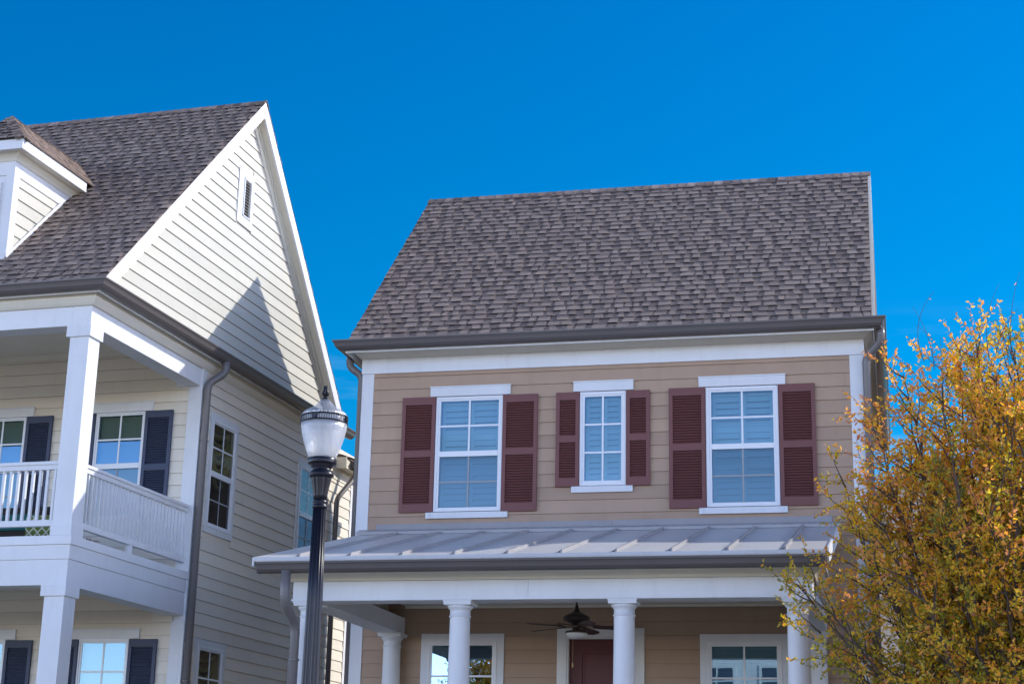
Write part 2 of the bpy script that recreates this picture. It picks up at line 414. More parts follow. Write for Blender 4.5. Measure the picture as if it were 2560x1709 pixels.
GUT=[(0,0),(.055,-.004),(.090,.010),(.118,.040),(.128,.070),(.140,.095),(.155,.108),(.158,.128),(.146,.132),(.142,.118),(.02,.118),(0,.118)]
def gutter(parent,path,z,scale=1.0,name='gutter'):
    mb=MB(); mb.sweep(path,[(d*scale,z+h*scale) for d,h in GUT],sm=False)
    o=mb.build(name,M['gutter'],parent)
    return o
def fillet(pts,rad=.09,n=8):
    P=[Vector(p) for p in pts]; out=[P[0]]; arc=[0]
    for i in range(1,len(P)-1):
        a=(P[i-1]-P[i]); b=(P[i+1]-P[i]); d=min(rad,a.length*.45,b.length*.45)
        s0=P[i]+a.normalized()*d; s1=P[i]+b.normalized()*d
        for k in range(n+1):
            t=k/n; out.append((s0*(1-t)+P[i]*t)*(1-t)+(P[i]*(1-t)+s1*t)*t); arc.append(1)
    out.append(P[-1]); arc.append(0)
    return out,arc
def downspout(parent,pts,rad=.051,fr=.11,straps=()):
    P,arc=fillet(pts,fr,12); rr=[]
    for i,a in enumerate(arc): rr.append(rad*(1+(.07 if (a and i%2) else 0)))
    mb=MB(); mb.tube(P,rr,14,sm=False)
    for k in range(len(mb.sm)): mb.sm[k]=True
    o=mb.build('downspout',M['pipe'],parent)
    m2=MB()
    for (x,y,z) in straps: m2.lathe([(rad*1.12,-.012),(rad*1.16,-.008),(rad*1.16,.008),(rad*1.12,.012)],(x,y,z),14)
    if straps: m2.build('pipe_strap',M['pipe'],o)
    return o

def louvre_shutter(parent,x0,x1,z0,z1,mat,mid,loc=(0,0,0),rz=0.0,label=None,pitch=.0365):
    mb=MB(); y0,y1=-.055,-.018; st=.052
    mb.box(x0,x0+st,y0,y1,z0,z1,.5); mb.box(x1-st,x1,y0,y1,z0,z1,.45)
    rails=[(z1-.11,z1),(mid-.05,mid+.045),(z0,z0+.115)]
    for a,b in rails: mb.box(x0+st,x1-st,y0+.001,y1,a,b,.5)
    mb.box(x0+st,x1-st,y1-.006,y1-.001,z0+.1,z1-.1,-1)  # back plate painted dark for the shade between slats
    for a,b in ((mid+.045,z1-.11),(z0+.115,mid-.05)):
        n=max(1,round((b-a)/pitch)); e=(b-a)/n
        for i in range(n):
            z=a+i*e+e*.08
            # louvre slat: tilted blade, lower edge forward
            mb.prism([(y0+.004,z+.002),(y0+.009,z-.004),(y1-.008,z+e*.55),(y1-.012,z+e*.62)],0,x0+st,x1-st,.7)
    return tag(mb.build('shutter',mat,parent,loc,rz),label)

def window(parent,x0,x1,z0,z1,gx,panes,loc=(0,0,0),rz=0.0,head=None,sill=None,casing=0.0,label=None,inner='slats',style='front',yb=0.0,sillpieces=True):
    """x0..z1 outer frame of the unit; panes: list of (z0,z1,cols,rows,screened)"""
    fr=MB(); gx0,gx1=gx
    y0=-.038
    zs=[q for pn in panes for q in (pn[0],pn[1])]; zlo,zhi=min(zs),max(zs)
    # brickmould frame: four sides, in two steps
    fr.box(x0,x1,y0,.03,zhi+.025,z1); fr.box(x0,x1,y0,.03,z0,zlo-.03)
    fr.box(x0,gx0-.03,y0,.03,zlo-.03,zhi+.025); fr.box(gx1+.03,x1,y0,.03,zlo-.03,zhi+.025)
    wob=fr.build('window',M['vinyl'],parent,loc,rz,bevel=.003)
    tag(wob,label)
    sash=MB()
    ys=y0+.012
    sash.box(gx0-.03,gx1+.03,ys,.028,zhi,zhi+.025,.55); sash.box(gx0-.03,gx1+.03,ys,.028,zlo-.03,zlo,.55)
    sash.box(gx0-.03,gx0,ys,.028,zlo,zhi,.55); sash.box(gx1,gx1+.03,ys,.028,zlo,zhi,.55)
    P=sorted(panes,key=lambda q:-q[1])
    for a,b in zip(P[:-1],P[1:]): sash.box(gx0,gx1,ys-.006,.028,b[1],a[0],.6)
    sash.build('sash',M['vinyl'],wob,bevel=.002)
    for (a,b,nc,nr,scr) in P:
        yp=ys+ (.020 if scr else .010)
        g=MB(); g.face([(gx0,yp,a),(gx1,yp,a),(gx1,yp,b),(gx0,yp,b)])
        if style=='side': gm=M['glass_side_dark'] if scr else M['glass_side']
        elif style=='mirror': gm=M['glass_mirror']
        elif style=='cream' and not scr: gm=M['glass_cream']
        else: gm=M['glass_dark'] if scr else M['glass']
        g.build('pane',gm,wob)
        mu=MB(); ym=yp+ (-.0075 if scr else -.006); hw=.011 if scr else .0125
        for i in range(1,nc):
            x=gx0+(gx1-gx0)*i/nc; mu.box(x-hw,x+hw,ym,ym+.006,a,b,.5 if not scr else .2)
        for j in range(1,nr):
            z=a+(b-a)*j/nr
            mu.box(gx0,gx1,ym+.0012,ym+.0052,z-hw,z+hw,.5 if not scr else .2)
        if nc>1 or nr>1: mu.build('muntin',M['screen_bar'] if scr else M['vinyl'],wob)
    if head:
        h=MB(); h.box(head[0],head[1],-.045,-.001,head[2],head[3]-.02,.6); h.box(head[0]-.006,head[1]+.006,-.055,-.001,head[3]-.02,head[3],.6)
        h.build('window_head',M['white'],wob,bevel=.002)
    if sill:
        s=MB(); 
        if sillpieces:
            s.box(sill[0]+.062,sill[1]-.062,-.050,-.001,sill[2],sill[3],.6)
            s.box(sill[0],sill[0]+.061,-.048,-.001,sill[2],sill[3],.5); s.box(sill[1]-.061,sill[1],-.048,-.001,sill[2],sill[3],.5)
        else: s.box(sill[0],sill[1],-.048,-.001,sill[2],sill[3],.6)
        s.build('sill',M['white'],wob,bevel=.002)
    if casing>0:
        cs=MB(); c=casing
        cs.box(x0-c,x0,-.03,-.001,z0-c,z1+c,.6); cs.box(x1,x1+c,-.03,-.001,z0-c,z1+c,.55)
        cs.box(x0,x1,-.0295,-.001,z1,z1+c,.6); cs.box(x0,x1,-.0295,-.001,z0-c,z0,.6)
        cs.build('casing',M['white'],wob,bevel=.002)
    # room behind
    rm=MB(); d=.55
    rm.face([(gx0-.02,d,zlo-.02),(gx0-.02,d,zhi+.02),(gx1+.02,d,zhi+.02),(gx1+.02,d,zlo-.02)][::-1],.4)
    for q in ([(gx0-.02,.03,zlo-.02),(gx0-.02,d,zlo-.02),(gx0-.02,d,zhi+.02),(gx0-.02,.03,zhi+.02)],[(gx1+.02,.03,zlo-.02),(gx1+.02,.03,zhi+.02),(gx1+.02,d,zhi+.02),(gx1+.02,d,zlo-.02)],[(gx0-.02,.03,zlo-.02),(gx1+.02,.03,zlo-.02),(gx1+.02,d,zlo-.02),(gx0-.02,d,zlo-.02)],[(gx0-.02,.03,zhi+.02),(gx0-.02,d,zhi+.02),(gx1+.02,d,zhi+.02),(gx1+.02,.03,zhi+.02)]): rm.face(q,.4)
    rm.build('window_recess',M['roomwall'] if inner!='dark' else M['dark'],wob)
    if inner=='slats':
        b=MB(); xm=(gx0+gx1)/2; yb=.075
        nz=2 if zhi-zlo>1.3 else 1
        for (u,v) in ((gx0+.005,xm-.004),(xm+.004,gx1-.005)):
            b.box(u,u+.045,yb,yb+.025,zlo,zhi); b.box(v-.045,v,yb,yb+.025,zlo,zhi)
            tops=[zlo+ (zhi-zlo)*i/3 for i in range(4)]
            for i,t in enumerate(tops): b.box(u+.045,v-.045,yb+.001,yb+.025,max(zlo,t-.04),min(zhi,t+.04 if i<3 else t))
            for i in range(3):
                a_,b_=tops[i]+.04,tops[i+1]-.04; n=max(1,round((b_-a_)/.078)); e=(b_-a_)/n
                for j in range(n):
                    z=a_+j*e
                    b.prism([(yb-.014,z+.002),(yb-.008,z-.002),(yb+.034,z+e*.93),(yb+.028,z+e*.97)],0,u+.046,v-.046,.5)
        b.build('interior_shutter',M['blind'],wob)
    if inner=='shade':
        b=MB(); b.face([(gx0-.01,.06,zlo),(gx1+.01,.06,zlo),(gx1+.01,.06,zhi),(gx0-.01,.06,zhi)],.5); b.build('roller_shade',M['blind'],wob)
    if inner=='swag':
        b=MB(); n=16; xm=(gx0+gx1)/2; hw=(gx1-gx0)/2+.02
        for k in range(7):
            pts=[]
            for i in range(n+1):
                u=-1+2*i/n; pts.append((xm+hw*u, .10-.012*k, zhi-.03-k*.05-(.10+.085*k)*(1-u*u)))
            b.tube(pts,.035,6,.5)
        b.build('swag_curtain',M['curtain'],wob)
    return wob
M['curtain']=mat_paint('green_gold_curtain',(.50,.54,.32),.7,.3,.2,bump=.1)

# ================================================================== CREAM HOUSE (left)
H90=math.pi/2
def cream_house(name,loc,rz,full=True):
    H=empty(name,loc,rz)
    ph=7.516
    X0=-8.0; Y1=5.3; FR=-3.28
    # ---- openings in the front wall (x0,x1,z0,z1) and in the side wall (y0,y1,z0,z1)
    fw_up=[(-1.70,-.87),(-3.725,-2.894),(-5.75,-4.92)]
    fo=[(a+.03,b-.03,5.78,7.35) for a,b in fw_up]+[(a+.03,b-.03,2.45,3.96) for a,b in ((-1.643,-.83),(-3.70,-2.86),(-5.75,-4.9))]
    so_=[(.37,1.30,5.66,7.33),(3.76,4.70,5.66,7.33),(.40,1.34,2.4,3.95),(3.80,4.72,2.4,3.95)]
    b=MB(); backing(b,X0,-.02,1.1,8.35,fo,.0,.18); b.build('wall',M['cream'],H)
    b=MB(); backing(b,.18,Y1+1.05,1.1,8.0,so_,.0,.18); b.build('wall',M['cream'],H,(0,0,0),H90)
    b=MB(); b.box(X0,-.005,0.03,6.35,-.1,1.1); b.box(X0,-.02,FR+.05,.03,-.1,1.05); b.build('foundation',M['brick'],H)
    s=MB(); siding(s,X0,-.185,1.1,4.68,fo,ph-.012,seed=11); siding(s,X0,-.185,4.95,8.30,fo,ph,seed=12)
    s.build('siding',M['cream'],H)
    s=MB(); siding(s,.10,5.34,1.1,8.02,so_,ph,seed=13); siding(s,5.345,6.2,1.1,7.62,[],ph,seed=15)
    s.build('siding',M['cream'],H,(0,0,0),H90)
    # gable
    RY,RZ=1.148,12.853; mf,mr_=.996,1.077; GE=8.27
    vent=(.74,1.27,10.66,11.56)
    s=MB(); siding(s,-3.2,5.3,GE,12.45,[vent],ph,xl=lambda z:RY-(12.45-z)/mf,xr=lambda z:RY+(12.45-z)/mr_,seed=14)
    s.build('gable_siding',M['cream_sun_tone'],H,(0,0,0),H90)
    g=MB(); g.prism([(-3.1,GE-.02),(5.05,GE-.02),(RY,12.5)],0,-.2,-.003); g.build('gable_wall',M['cream'],H)
    # attic vent
    v=MB(); v.box(.72,.90,-.03,0,10.64,11.58); v.box(1.18,1.29,-.03,0,10.64,11.58); v.box(.90,1.18,-.03,0,11.44,11.58); v.box(.90,1.18,-.03,0,10.64,10.79)
    v.box(.90,.925,-.045,0,10.79,11.44); v.box(1.155,1.18,-.045,0,10.79,11.44); v.box(.90,1.18,-.045,-.005,11.42,11.44); v.box(.90,1.18,-.045,-.005,10.79,10.81)
    vo=v.build('attic_vent',M['white'],H,(0,0,0),H90)
    v=MB()
    for i in range(12):
        z=10.815+i*.0505; v.prism([(-.040,z),(-.034,z-.004),(-.006,z+.020),(-.012,z+.025)],0,.925,1.155)
    v.build('vent_louvre',M['white_side'],vo)
    v=MB(); v.box(.92,1.16,-.0035,-.0015,10.80,11.43); v.build('vent_back_sheet',M['dark'],vo)  # flat dark sheet behind the louvres
    # ---- main roof
    YE,ZE=-3.50,8.222; YB,ZB=5.36,12.853-(5.36-1.148)*1.077; XL,XR=X0-.2,.20
    f=MB()
    f.prism([(YE,ZE),(RY,RZ),(YB,ZB),(YB,ZB-.05),(RY,RZ-.06),(YE,ZE-.05)],0,XL,XR-.004,.1)
    nf=Vector((0,-mf,1)).normalized(); nr=Vector((0,mr_,1)).normalized()
    Lf=math.hypot(RY-YE,RZ-ZE); Lr=math.hypot(YB-RY,RZ-ZB)
    f.mi=0
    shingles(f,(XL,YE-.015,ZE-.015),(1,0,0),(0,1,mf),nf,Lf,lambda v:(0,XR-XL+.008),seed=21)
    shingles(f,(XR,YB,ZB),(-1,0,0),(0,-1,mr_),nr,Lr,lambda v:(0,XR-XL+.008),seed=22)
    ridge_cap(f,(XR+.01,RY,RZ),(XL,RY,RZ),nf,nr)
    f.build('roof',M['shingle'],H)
    # rake trim
    k=MB(); ch=.27
    yb2=YB-.02
    k.prism([(YE+.02,ZE+.0),(RY,RZ-.012),(RY,RZ-ch-.012),(YE+.02+ch/mf,ZE)],0,.165,.198,.7)
    zr=RZ-(yb2-RY)*mr_
    k.prism([(RY,RZ-.012),(yb2,zr-.012),(yb2-.02,zr-.03),(yb2-ch/mr_,zr-.012),(RY,RZ-ch-.012)],0,.165,.1975,.7)
    k.build('rake_board',M['white'],H)
    k=MB(); zs=RZ-.22
    k.prism([(YE+.2,ZE-.02),(RY,zs),(RY,zs-.03),(YE+.23,ZE-.02)],0,.001,.164); k.prism([(RY,zs),(YB-.2,zs-(YB-.2-RY)*mr_),(YB-.23,zs-.03-(YB-.23-RY)*mr_),(RY,zs-.03)],0,.001,.163)
    k.build('rake_soffit',M['soffit'],H)
    k=MB(); 
    k.prism([(YE+.30,GE),(RY,12.62),(RY,12.40),(YE+.30+.22,GE)],0,.001,.028); k.prism([(RY,12.62),(RY+(12.62-GE)/mr_,GE),(RY+(12.40-GE)/mr_,GE),(RY,12.40)],0,.001,.027)
    k.prism([(RY,12.62),(RY+(12.62-GE)/mr_,GE),(RY+(12.53-GE)/mr_,GE),(RY,12.53)],0,.028,.055)
    k.build('rake_frieze',M['soffit'],H)
    # ---- eaves: beam, crown, soffit, fascia, gutter along front and side
    path=[(X0,FR),(0,FR),(0,Y1)]
    k=MB(); k.sweep(path,[(.001,8.0),(.03,8.0),(.06,8.03),(.10,8.085),(.10,8.15),(.001,8.15)]); k.build('crown_moulding',M['soffit'],H)
    k=MB(); k.sweep(path,[(.0,8.151),(.185,8.151),(.185,8.175),(.0,8.175)]); sf=k.build('soffit',M['soffit'],H)
    k=MB(); k.box(.112,.165,0,.20,8.147,8.1515); sv=k.build('soffit_vent',M['white_side'],sf); y=FR+.2; sv.location=(0,y,0)
    while y<Y1-.5: y+=.32; o=sv.copy(); col.objects.link(o); o.parent=sf; o.location=(0,y,0)
    x=-.5
    while x>-3.5: o=sv.copy(); col.objects.link(o); o.parent=sf; o.location=(x,FR,0); o.rotation_euler=(0,0,-H90); x-=.32
    k=MB(); k.sweep(path,[(.186,8.115),(.205,8.115),(.205,8.27),(.186,8.27)]); k.build('fascia',M['white'],H)
    k=MB(); k.sweep([(0,FR),(0,Y1)],[(.0,8.245),(.2,8.245),(.2,8.262),(.0,8.275)]); k.build('pent_cap',M['gutter'],H)
    gutter(H,[(X0,FR-.206),(.206,FR-.206),(.206,5.48)],8.135)
    # side frieze under the crown
    k=MB(); k.box(0.0,.022,.12,Y1,7.86,8.0); k.build('frieze_board',M['soffit'],H)
    # ---- upper porch
    k=MB(); k.box(X0,-.281,FR,FR+.28,7.735,8.0,.7); k.box(-.28,0,FR,-.024,7.735,8.0,.7); k.box(-.36,-.2,-.14,-.001,7.72,7.86); k.build('porch_beam',M['white'],H,bevel=.003)
    k=MB(); k.box(X0,-.28,FR+.28,0,8.37,8.40); k.box(X0,-.28,-.03,-.016,8.28,8.37); k.box(X0,-.281,FR+.281,FR+.30,8.0,8.37); k.box(-.30,-.281,FR+.30,-.03,8.0,8.369); k.build('porch_ceiling',M['soffit'],H)
    def column(x0,x1,z0,z1,zb,zc,y0=FR+.005,y1=FR+.285):
        k=MB(); k.box(x0,x1,y0,y1,z0,z1,.7)
        c=k.build('column',M['white'],H,bevel=.004)
        k=MB(); k.box(x0-.045,x1+.03,y0-.03,y1+.03,zc,z1-.001,.6); k.build('capital',M['white'],c,bevel=.004)
        k=MB(); k.box(x0-.012,x1+.012,y0-.012,y1+.012,z0,zb,.6); k.build('base_block',M['white'],c,bevel=.004)
    for xo in (0,-3.95,-7.66):
        column(-.287+xo,-.008+xo,4.95,7.735,5.09,7.578)
        column(-.293+xo,-.010+xo,1.05,4.32,1.25,4.18)
    # floor structure
    p2=[(X0,FR),(0,FR),(0,-.02)]
    k=MB(); k.sweep(p2,[(-.28,4.32),(0,4.32),(0,4.645),(-.28,4.645)],.7); k.sweep(p2,[(-.28,4.646),(.014,4.646),(.014,4.83),(-.28,4.83)],.6); k.sweep(p2,[(-.28,4.831),(.034,4.831),(.034,4.945),(-.28,4.945)],.75)
    k.build('floor_beam',M['white'],H,bevel=.003)
    k=MB(); k.box(X0,-.281,FR+.281,-.001,4.70,4.93); k.build('balcony_floor',M['soffit'],H)
    k=MB(); k.box(X0,-.281,-.03,-.016,4.615,4.70); k.box(-.48,-.16,-.06,-.016,4.235,4.36); k.build('ceiling_trim',M['soffit'],H)
    k=MB(); k.box(X0-.02,.02,FR-.02,.0,1.06,1.11); k.build('porch_floor',M['concrete'],H)
    # railings
    def rail(along,a,b,c0):
        k=MB()
        def bx(u0,u1,w0,w1,z0,z1,t=.6):
            if along=='x': k.box(u0,u1,w0,w1,z0,z1,t)
            else: k.box(w0,w1,u0,u1,z0,z1,t)
        bx(a,b,c0-.052,c0+.052,5.885,5.928); bx(a,b,c0-.034,c0+.034,5.82,5.885,.5); bx(a,b,c0-.034,c0+.034,5.085,5.165,.55)
        if along=='y': bx(a+1.32,a+1.42,c0-.03,c0+.03,4.945,5.085,.6)
        r_=k.build('railing',M['white'],H,bevel=.003)
        n=int((b-a)/.1055); st=(b-a)/n
        k=MB(); k.box(-.018,.018,-.018,.018,5.163,5.821,.6); first=None
        for i in range(n):
            u=a+st*(i+.5)
            if first is None: o=first=k.build('baluster',M['white'],r_)
            else: o=first.copy(); col.objects.link(o); o.parent=r_
            o.location=(u,c0,0) if along=='x' else (c0,u,0)
    rail('x',-3.955,-.30,FR+.09); rail('y',FR+.29,-.03,-.085)
    if full: rail('x',-7.66,-4.24,FR+.09)
    # corner board
    k=MB(); k.box(-.195,-.021,-.024,-.001,1.1,8.0,.7); k.box(-.0212,.024,-.0242,.11,1.1,8.0,.7); k.build('corner_board',M['white'],H,bevel=.003)
    k=MB(); k.box(0.0,.024,6.19,6.36,1.1,7.62,.7); k.build('corner_board',M['white'],H)
    k=MB(); k.box(0,.02,5.31,5.36,7.62,8.0); k.build('trim_board',M['white'],H)
    # ---- front windows
    for i,(a,b_) in enumerate(fw_up):
        lb=['window under the upper porch beside the corner','window under the upper porch behind the balcony rail',None][i]
        window(H,a,b_,5.75,7.385,(a+.055,b_-.055),[(6.60,7.335,2,2,False),(5.80,6.52,2,2,True)],head=(a-.055,b_+.11,7.39,7.545),sill=(a-.08,b_+.08,5.66,5.74),inner='shade',style='cream')
    for i,(a,b_) in enumerate(((-1.643,-.83),(-3.70,-2.86),(-5.75,-4.9))):
        window(H,a,b_,2.40,4.00,(a+.055,b_-.055),[(3.12,3.94,2,2,False),(2.45,3.06,2,2,True)],head=(a-.11,b_+.155,4.0,4.15),sill=(a-.08,b_+.08,2.31,2.39),inner='shade')
    for a,b_ in fw_up:
        louvre_shutter(H,b_+.004,b_+.455,5.74,7.385,M['navy'],6.52); louvre_shutter(H,a-.455,a-.004,5.74,7.385,M['navy'],6.52)
    for a,b_ in ((-1.643,-.83),(-3.70,-2.86),(-5.75,-4.9)):
        louvre_shutter(H,b_+.004,b_+.45,2.38,3.99,M['navy'],3.1); louvre_shutter(H,a-.45,a-.004,2.38,3.99,M['navy'],3.1)
    # ---- side windows
    for (a,b_) in ((.43,1.24),(3.82,4.64)):
        g0=(.48,1.19) if a<1 else (3.88,4.58)
        window(H,a,b_,5.70,7.335,g0,[(6.555,7.275,2,2,False),(5.765,6.47,2,2,True)],loc=(0,0,0),rz=H90,casing=.092,inner='swag',style='side')
    for (a,b_) in ((.46,1.29),(3.86,4.68)):
        window(H,a,b_,2.4,3.955,(a+.07,b_-.06),[(3.10,3.89,2,2,False),(2.45,3.04,2,2,True)],loc=(0,0,0),rz=H90,casing=.092,inner='swag',style='side')
    downspout(H,[(.28,.20,8.15),(.28,.19,7.97),(.086,.035,7.78),(.086,.035,.2)],rad=.057,straps=[(.086,.035,6.9),(.086,.035,3.4)])
    # ---- dormer
    D=MB(); DX0,DX1,DY=-2.61,-1.75,-2.77
    zroof=lambda y: ZE+mf*(y-YE)
    D.prism([(DY,zroof(DY)-.05),(DY,10.43),(-1.2,10.43),(-1.2,zroof(-1.2)-.1)],0,DX0,DX1-.002,.6)
    d=D.build('dormer',M['white'],H)
    s=MB(); siding(s,-2.655,-1.2,8.9,10.20,[],ph,xl=lambda z:-2.655,xr=lambda z:min(-1.3,(z-ZE)/mf+YE),seed=31); s.build('dormer_siding',M['cream_sun_tone'],d,(DX1,0,0),H90)
    k=MB(); k.box(DX1,DX1+.022,DY-.022,-2.65,zroof(-2.75),10.20,.9); k.box(DX1-.11,DX1-.001,DY-.022,DY-.001,zroof(DY)-.02,10.20,.6); k.box(DX0,DX0+.11,DY-.022,DY-.001,zroof(DY)-.02,10.2,.6)
    k.prism([(DY-.02,10.2),(-1.50,10.2),(-1.30,10.42),(DY-.02,10.42)],0,DX1,DX1+.02,.6); k.box(DX0,DX1-.001,DY-.021,DY-.001,10.2,10.42,.6)
    k.prism([(-2.77,zroof(-2.77)+.0),(-1.5,zroof(-1.5)+.0),(-1.55,zroof(-1.5)+.04),(-2.82,zroof(-2.77)+.04)],0,DX1+.0225,DX1+.035,.9)
    k.build('dormer_trim',M['white'],d)
    dp=[(DX0,-1.0),(DX0,DY),(DX1,DY),(DX1,-1.0)]
    k=MB(); k.sweep(dp,[(.001,10.42),(.03,10.40),(.06,10.44),(.13,10.50),(.225,10.505),(.225,10.53),(.001,10.53)]); k.build('dormer_crown',M['soffit'],d)
    k=MB(); k.sweep([(DX0,-1.26),(DX0,DY),(DX1,DY),(DX1,-1.26)],[(.226,10.49),(.245,10.49),(.245,10.635),(.226,10.635)],.9); k.build('dormer_fascia',M['white'],d)
    rx=(DX0+DX1)/2; e_=.265; xe=DX1+e_; ye=DY-e_; hw=xe-rx; zt=10.64; rz_=11.31; Ls=math.hypot(hw,rz_-zt); sl_=(rz_-zt)/hw
    f=MB()
    yv=lambda z:(z-ZE)/mf+YE+.03
    shingles(f,(xe,0,zt),(0,1,0),(-1,0,sl_),(sl_,0,1),Ls,lambda v:(ye+hw*v/Ls, yv(zt+(rz_-zt)*v/Ls)),exposure=.13,seed=41,lift=.004,edge=.75)  # step faces painted lighter so this slope reads as sunlit
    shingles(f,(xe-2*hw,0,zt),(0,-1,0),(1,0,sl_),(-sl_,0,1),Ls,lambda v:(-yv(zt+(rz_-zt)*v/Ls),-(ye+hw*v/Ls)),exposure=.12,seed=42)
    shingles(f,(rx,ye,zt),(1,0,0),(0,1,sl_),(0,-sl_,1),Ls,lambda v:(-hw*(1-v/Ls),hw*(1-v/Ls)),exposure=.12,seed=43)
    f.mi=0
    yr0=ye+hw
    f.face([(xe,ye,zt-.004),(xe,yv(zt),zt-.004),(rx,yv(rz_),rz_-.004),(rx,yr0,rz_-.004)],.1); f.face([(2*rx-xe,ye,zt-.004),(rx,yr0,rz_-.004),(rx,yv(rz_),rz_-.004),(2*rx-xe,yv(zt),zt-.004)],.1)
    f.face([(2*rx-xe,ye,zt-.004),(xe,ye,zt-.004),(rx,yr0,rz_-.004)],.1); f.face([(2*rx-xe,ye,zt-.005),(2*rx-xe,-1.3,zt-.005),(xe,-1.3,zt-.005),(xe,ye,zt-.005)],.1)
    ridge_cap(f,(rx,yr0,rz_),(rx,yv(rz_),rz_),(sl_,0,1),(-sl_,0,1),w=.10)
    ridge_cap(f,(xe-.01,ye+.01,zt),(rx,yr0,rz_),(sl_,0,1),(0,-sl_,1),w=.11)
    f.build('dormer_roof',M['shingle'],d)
    window(d,-2.43,-1.93,9.1,10.1,(-2.38,-1.98),[(9.15,10.05,2,3,False)],loc=(0,DY-.001,0),inner='shade')
    # ---- rear wing eave
    f=MB(); f.prism([(.24,7.765),(.24,7.80),(-1.1,8.28),(-1.1,8.24)],1,5.55,6.6,.3)
    nn=Vector((.358,0,1)); shingles(f,(.25,5.53,7.80),(0,1,0),(-1,0,.358),nn,1.42,lambda v:(0,1.1),seed=51)
    f.build('rear_roof',M['shingle'],H)
    k=MB(); k.box(.0,.20,5.42,6.5,7.62,7.64); k.box(.19,.215,5.42,6.55,7.60,7.76); k.box(.02,.215,5.41,5.44,7.60,7.80,.8); k.build('rear_fascia',M['soffit'],H)
    k=MB(); k.box(0.0,.026,5.32,6.4,7.40,7.62); k.build('frieze_board',M['soffit'],H)
    gutter(H,[(.216,5.62),(.216,6.55)],7.64)
    downspout(H,[(.28,5.74,7.64),(.28,5.72,7.50),(.10,5.33,7.02),(.10,5.34,.2)],rad=.046)
    return H
cream=cream_house('cream_house',(-4.5684,23.6192,.0246),-.28095)
cream.scale=(.98465,)*3
tag(cream,'cream clapboard house on the left with a two storey porch, steep gable and navy shutters','house')

def f2(x,y,z):
    a=-.28095; x,y=x*.98465,y*.98465; return Vector((-4.5684+x*math.cos(a)-y*math.sin(a),23.6192+x*math.sin(a)+y*math.cos(a),.0246+z*.98465))
# balcony furniture
sofa=empty('outdoor_sofa',f2(-1.9,-1.9,4.93),-.28095); tag(sofa,'dark wicker sofa with teal cushions on the upper balcony','sofa')
k=MB(); k.box(-.9,.75,-.33,.4,.12,.28); k.box(-.9,.75,.30,.40,.28,.72); k.box(-.95,-.86,-.33,.4,0,.55); k.box(.75,.84,-.33,.4,0,.55); k.build('frame',M['wicker'],sofa)
for i in range(2):
    k=MB(); k.box(-.85+i*.8,-.07+i*.8,-.34,.26,.285,.42); k.build('seat_cushion',M['teal'],sofa,bevel=.03)
    k=MB(); k.box(-.83+i*.8,-.09+i*.8,.13,.29,.43,.60); k.build('back_cushion',M['teal'],sofa,bevel=.03)
ott=empty('ottoman',f2(-.86,-2.35,4.93),-.28095); tag(ott,'green lattice patterned ottoman near the corner of the upper balcony','ottoman')
k=MB(); k.box(-.26,.22,-.22,.22,.09,.42); k.build('cushion',M['lattice'],ott,bevel=.03)
k=MB()
for sx_ in (-.2,.16):
    for sy_ in (-.17,.17): k.box(sx_-.02,sx_+.02,sy_-.02,sy_+.02,0,.09)
k.build('foot_frame',M['wicker'],ott)
k=MB()
for (cx,cy,rr_,a0) in ((0,0,.05,0.3),(.07,.03,.04,1.6),(.15,-.01,.045,2.6)):
    pts=[(cx+rr_*math.cos(a0+t)*(1 if i%2 else .55),cy+rr_*math.sin(a0+t)*(1 if i%2 else .55),.012+.018*(i%2)) for i,t in enumerate([j*2*math.pi/10 for j in range(10)])]
    k.face(pts,.5); k.tube([(cx,cy,.012),(cx+.07,cy-.02,.02)],.003,5)
dl=k.build('dry_leaves',M['leafdry']); dl.location=f2(-.03,-2.80,4.952); dl.rotation_euler=(0,0,-.28+1.4)
tag(dl,'few dry reddish leaves lying on the ledge under the balcony side rail','leaves')

# ================================================================== BROWN HOUSE (right)
A1=-.23098
def f1(x,y,z): return Vector((-2.09542+x*math.cos(A1)-y*math.sin(A1),22.81544+x*math.sin(A1)+y*math.cos(A1),z))
B=empty('brown_house',(-2.09542,22.81544,0),A1)
tag(B,'taupe clapboard house with burgundy shutters, steep shingle roof and columned porch','house')
PH=7.418; W=6.957; DP=7.0
ups=[(1.12,2.02,5.68,7.25),(3.17,3.75,6.0,7.25),(4.90,5.81,5.67,7.25)]
los=[(1.12,2.01,2.30,3.86),(4.88,5.78,2.30,3.86),(2.99,3.925,1.5,3.94)]
b=MB(); backing(b,0,W,1.2,7.9,ups+los,0,.18); b.box(0.001,.18,.18,DP,1.2,7.9); b.box(W-.18,W-.001,.18,DP,1.2,7.9); b.box(.18,W-.18,DP-.18,DP,1.2,7.9); b.build('wall',M['brown'],B)
b=MB(); b.box(.002,W-.002,.02,DP-.02,0,1.2); b.box(.4,6.45,-3.62,.02,0,1.42); b.build('foundation',M['brick'],B)
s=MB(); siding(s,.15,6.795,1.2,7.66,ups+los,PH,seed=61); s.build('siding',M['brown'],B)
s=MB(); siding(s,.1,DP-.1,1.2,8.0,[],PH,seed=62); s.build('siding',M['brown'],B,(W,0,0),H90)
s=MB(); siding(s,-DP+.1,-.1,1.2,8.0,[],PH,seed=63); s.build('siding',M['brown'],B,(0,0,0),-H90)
bRY,bRZ=3.345,11.583; YE,ZE=-.47,8.04; mb_=(bRZ-ZE)/(bRY-YE); YB=2*bRY-YE; ZB=ZE
s=MB(); siding(s,0,DP,8.04,bRZ-.3,[],PH,xl=lambda z:bRY-(bRZ-.33-z)/mb_,xr=lambda z:bRY+(bRZ-.33-z)/mb_,seed=64); s.build('gable_siding',M['brown'],B,(W,0,0),H90)
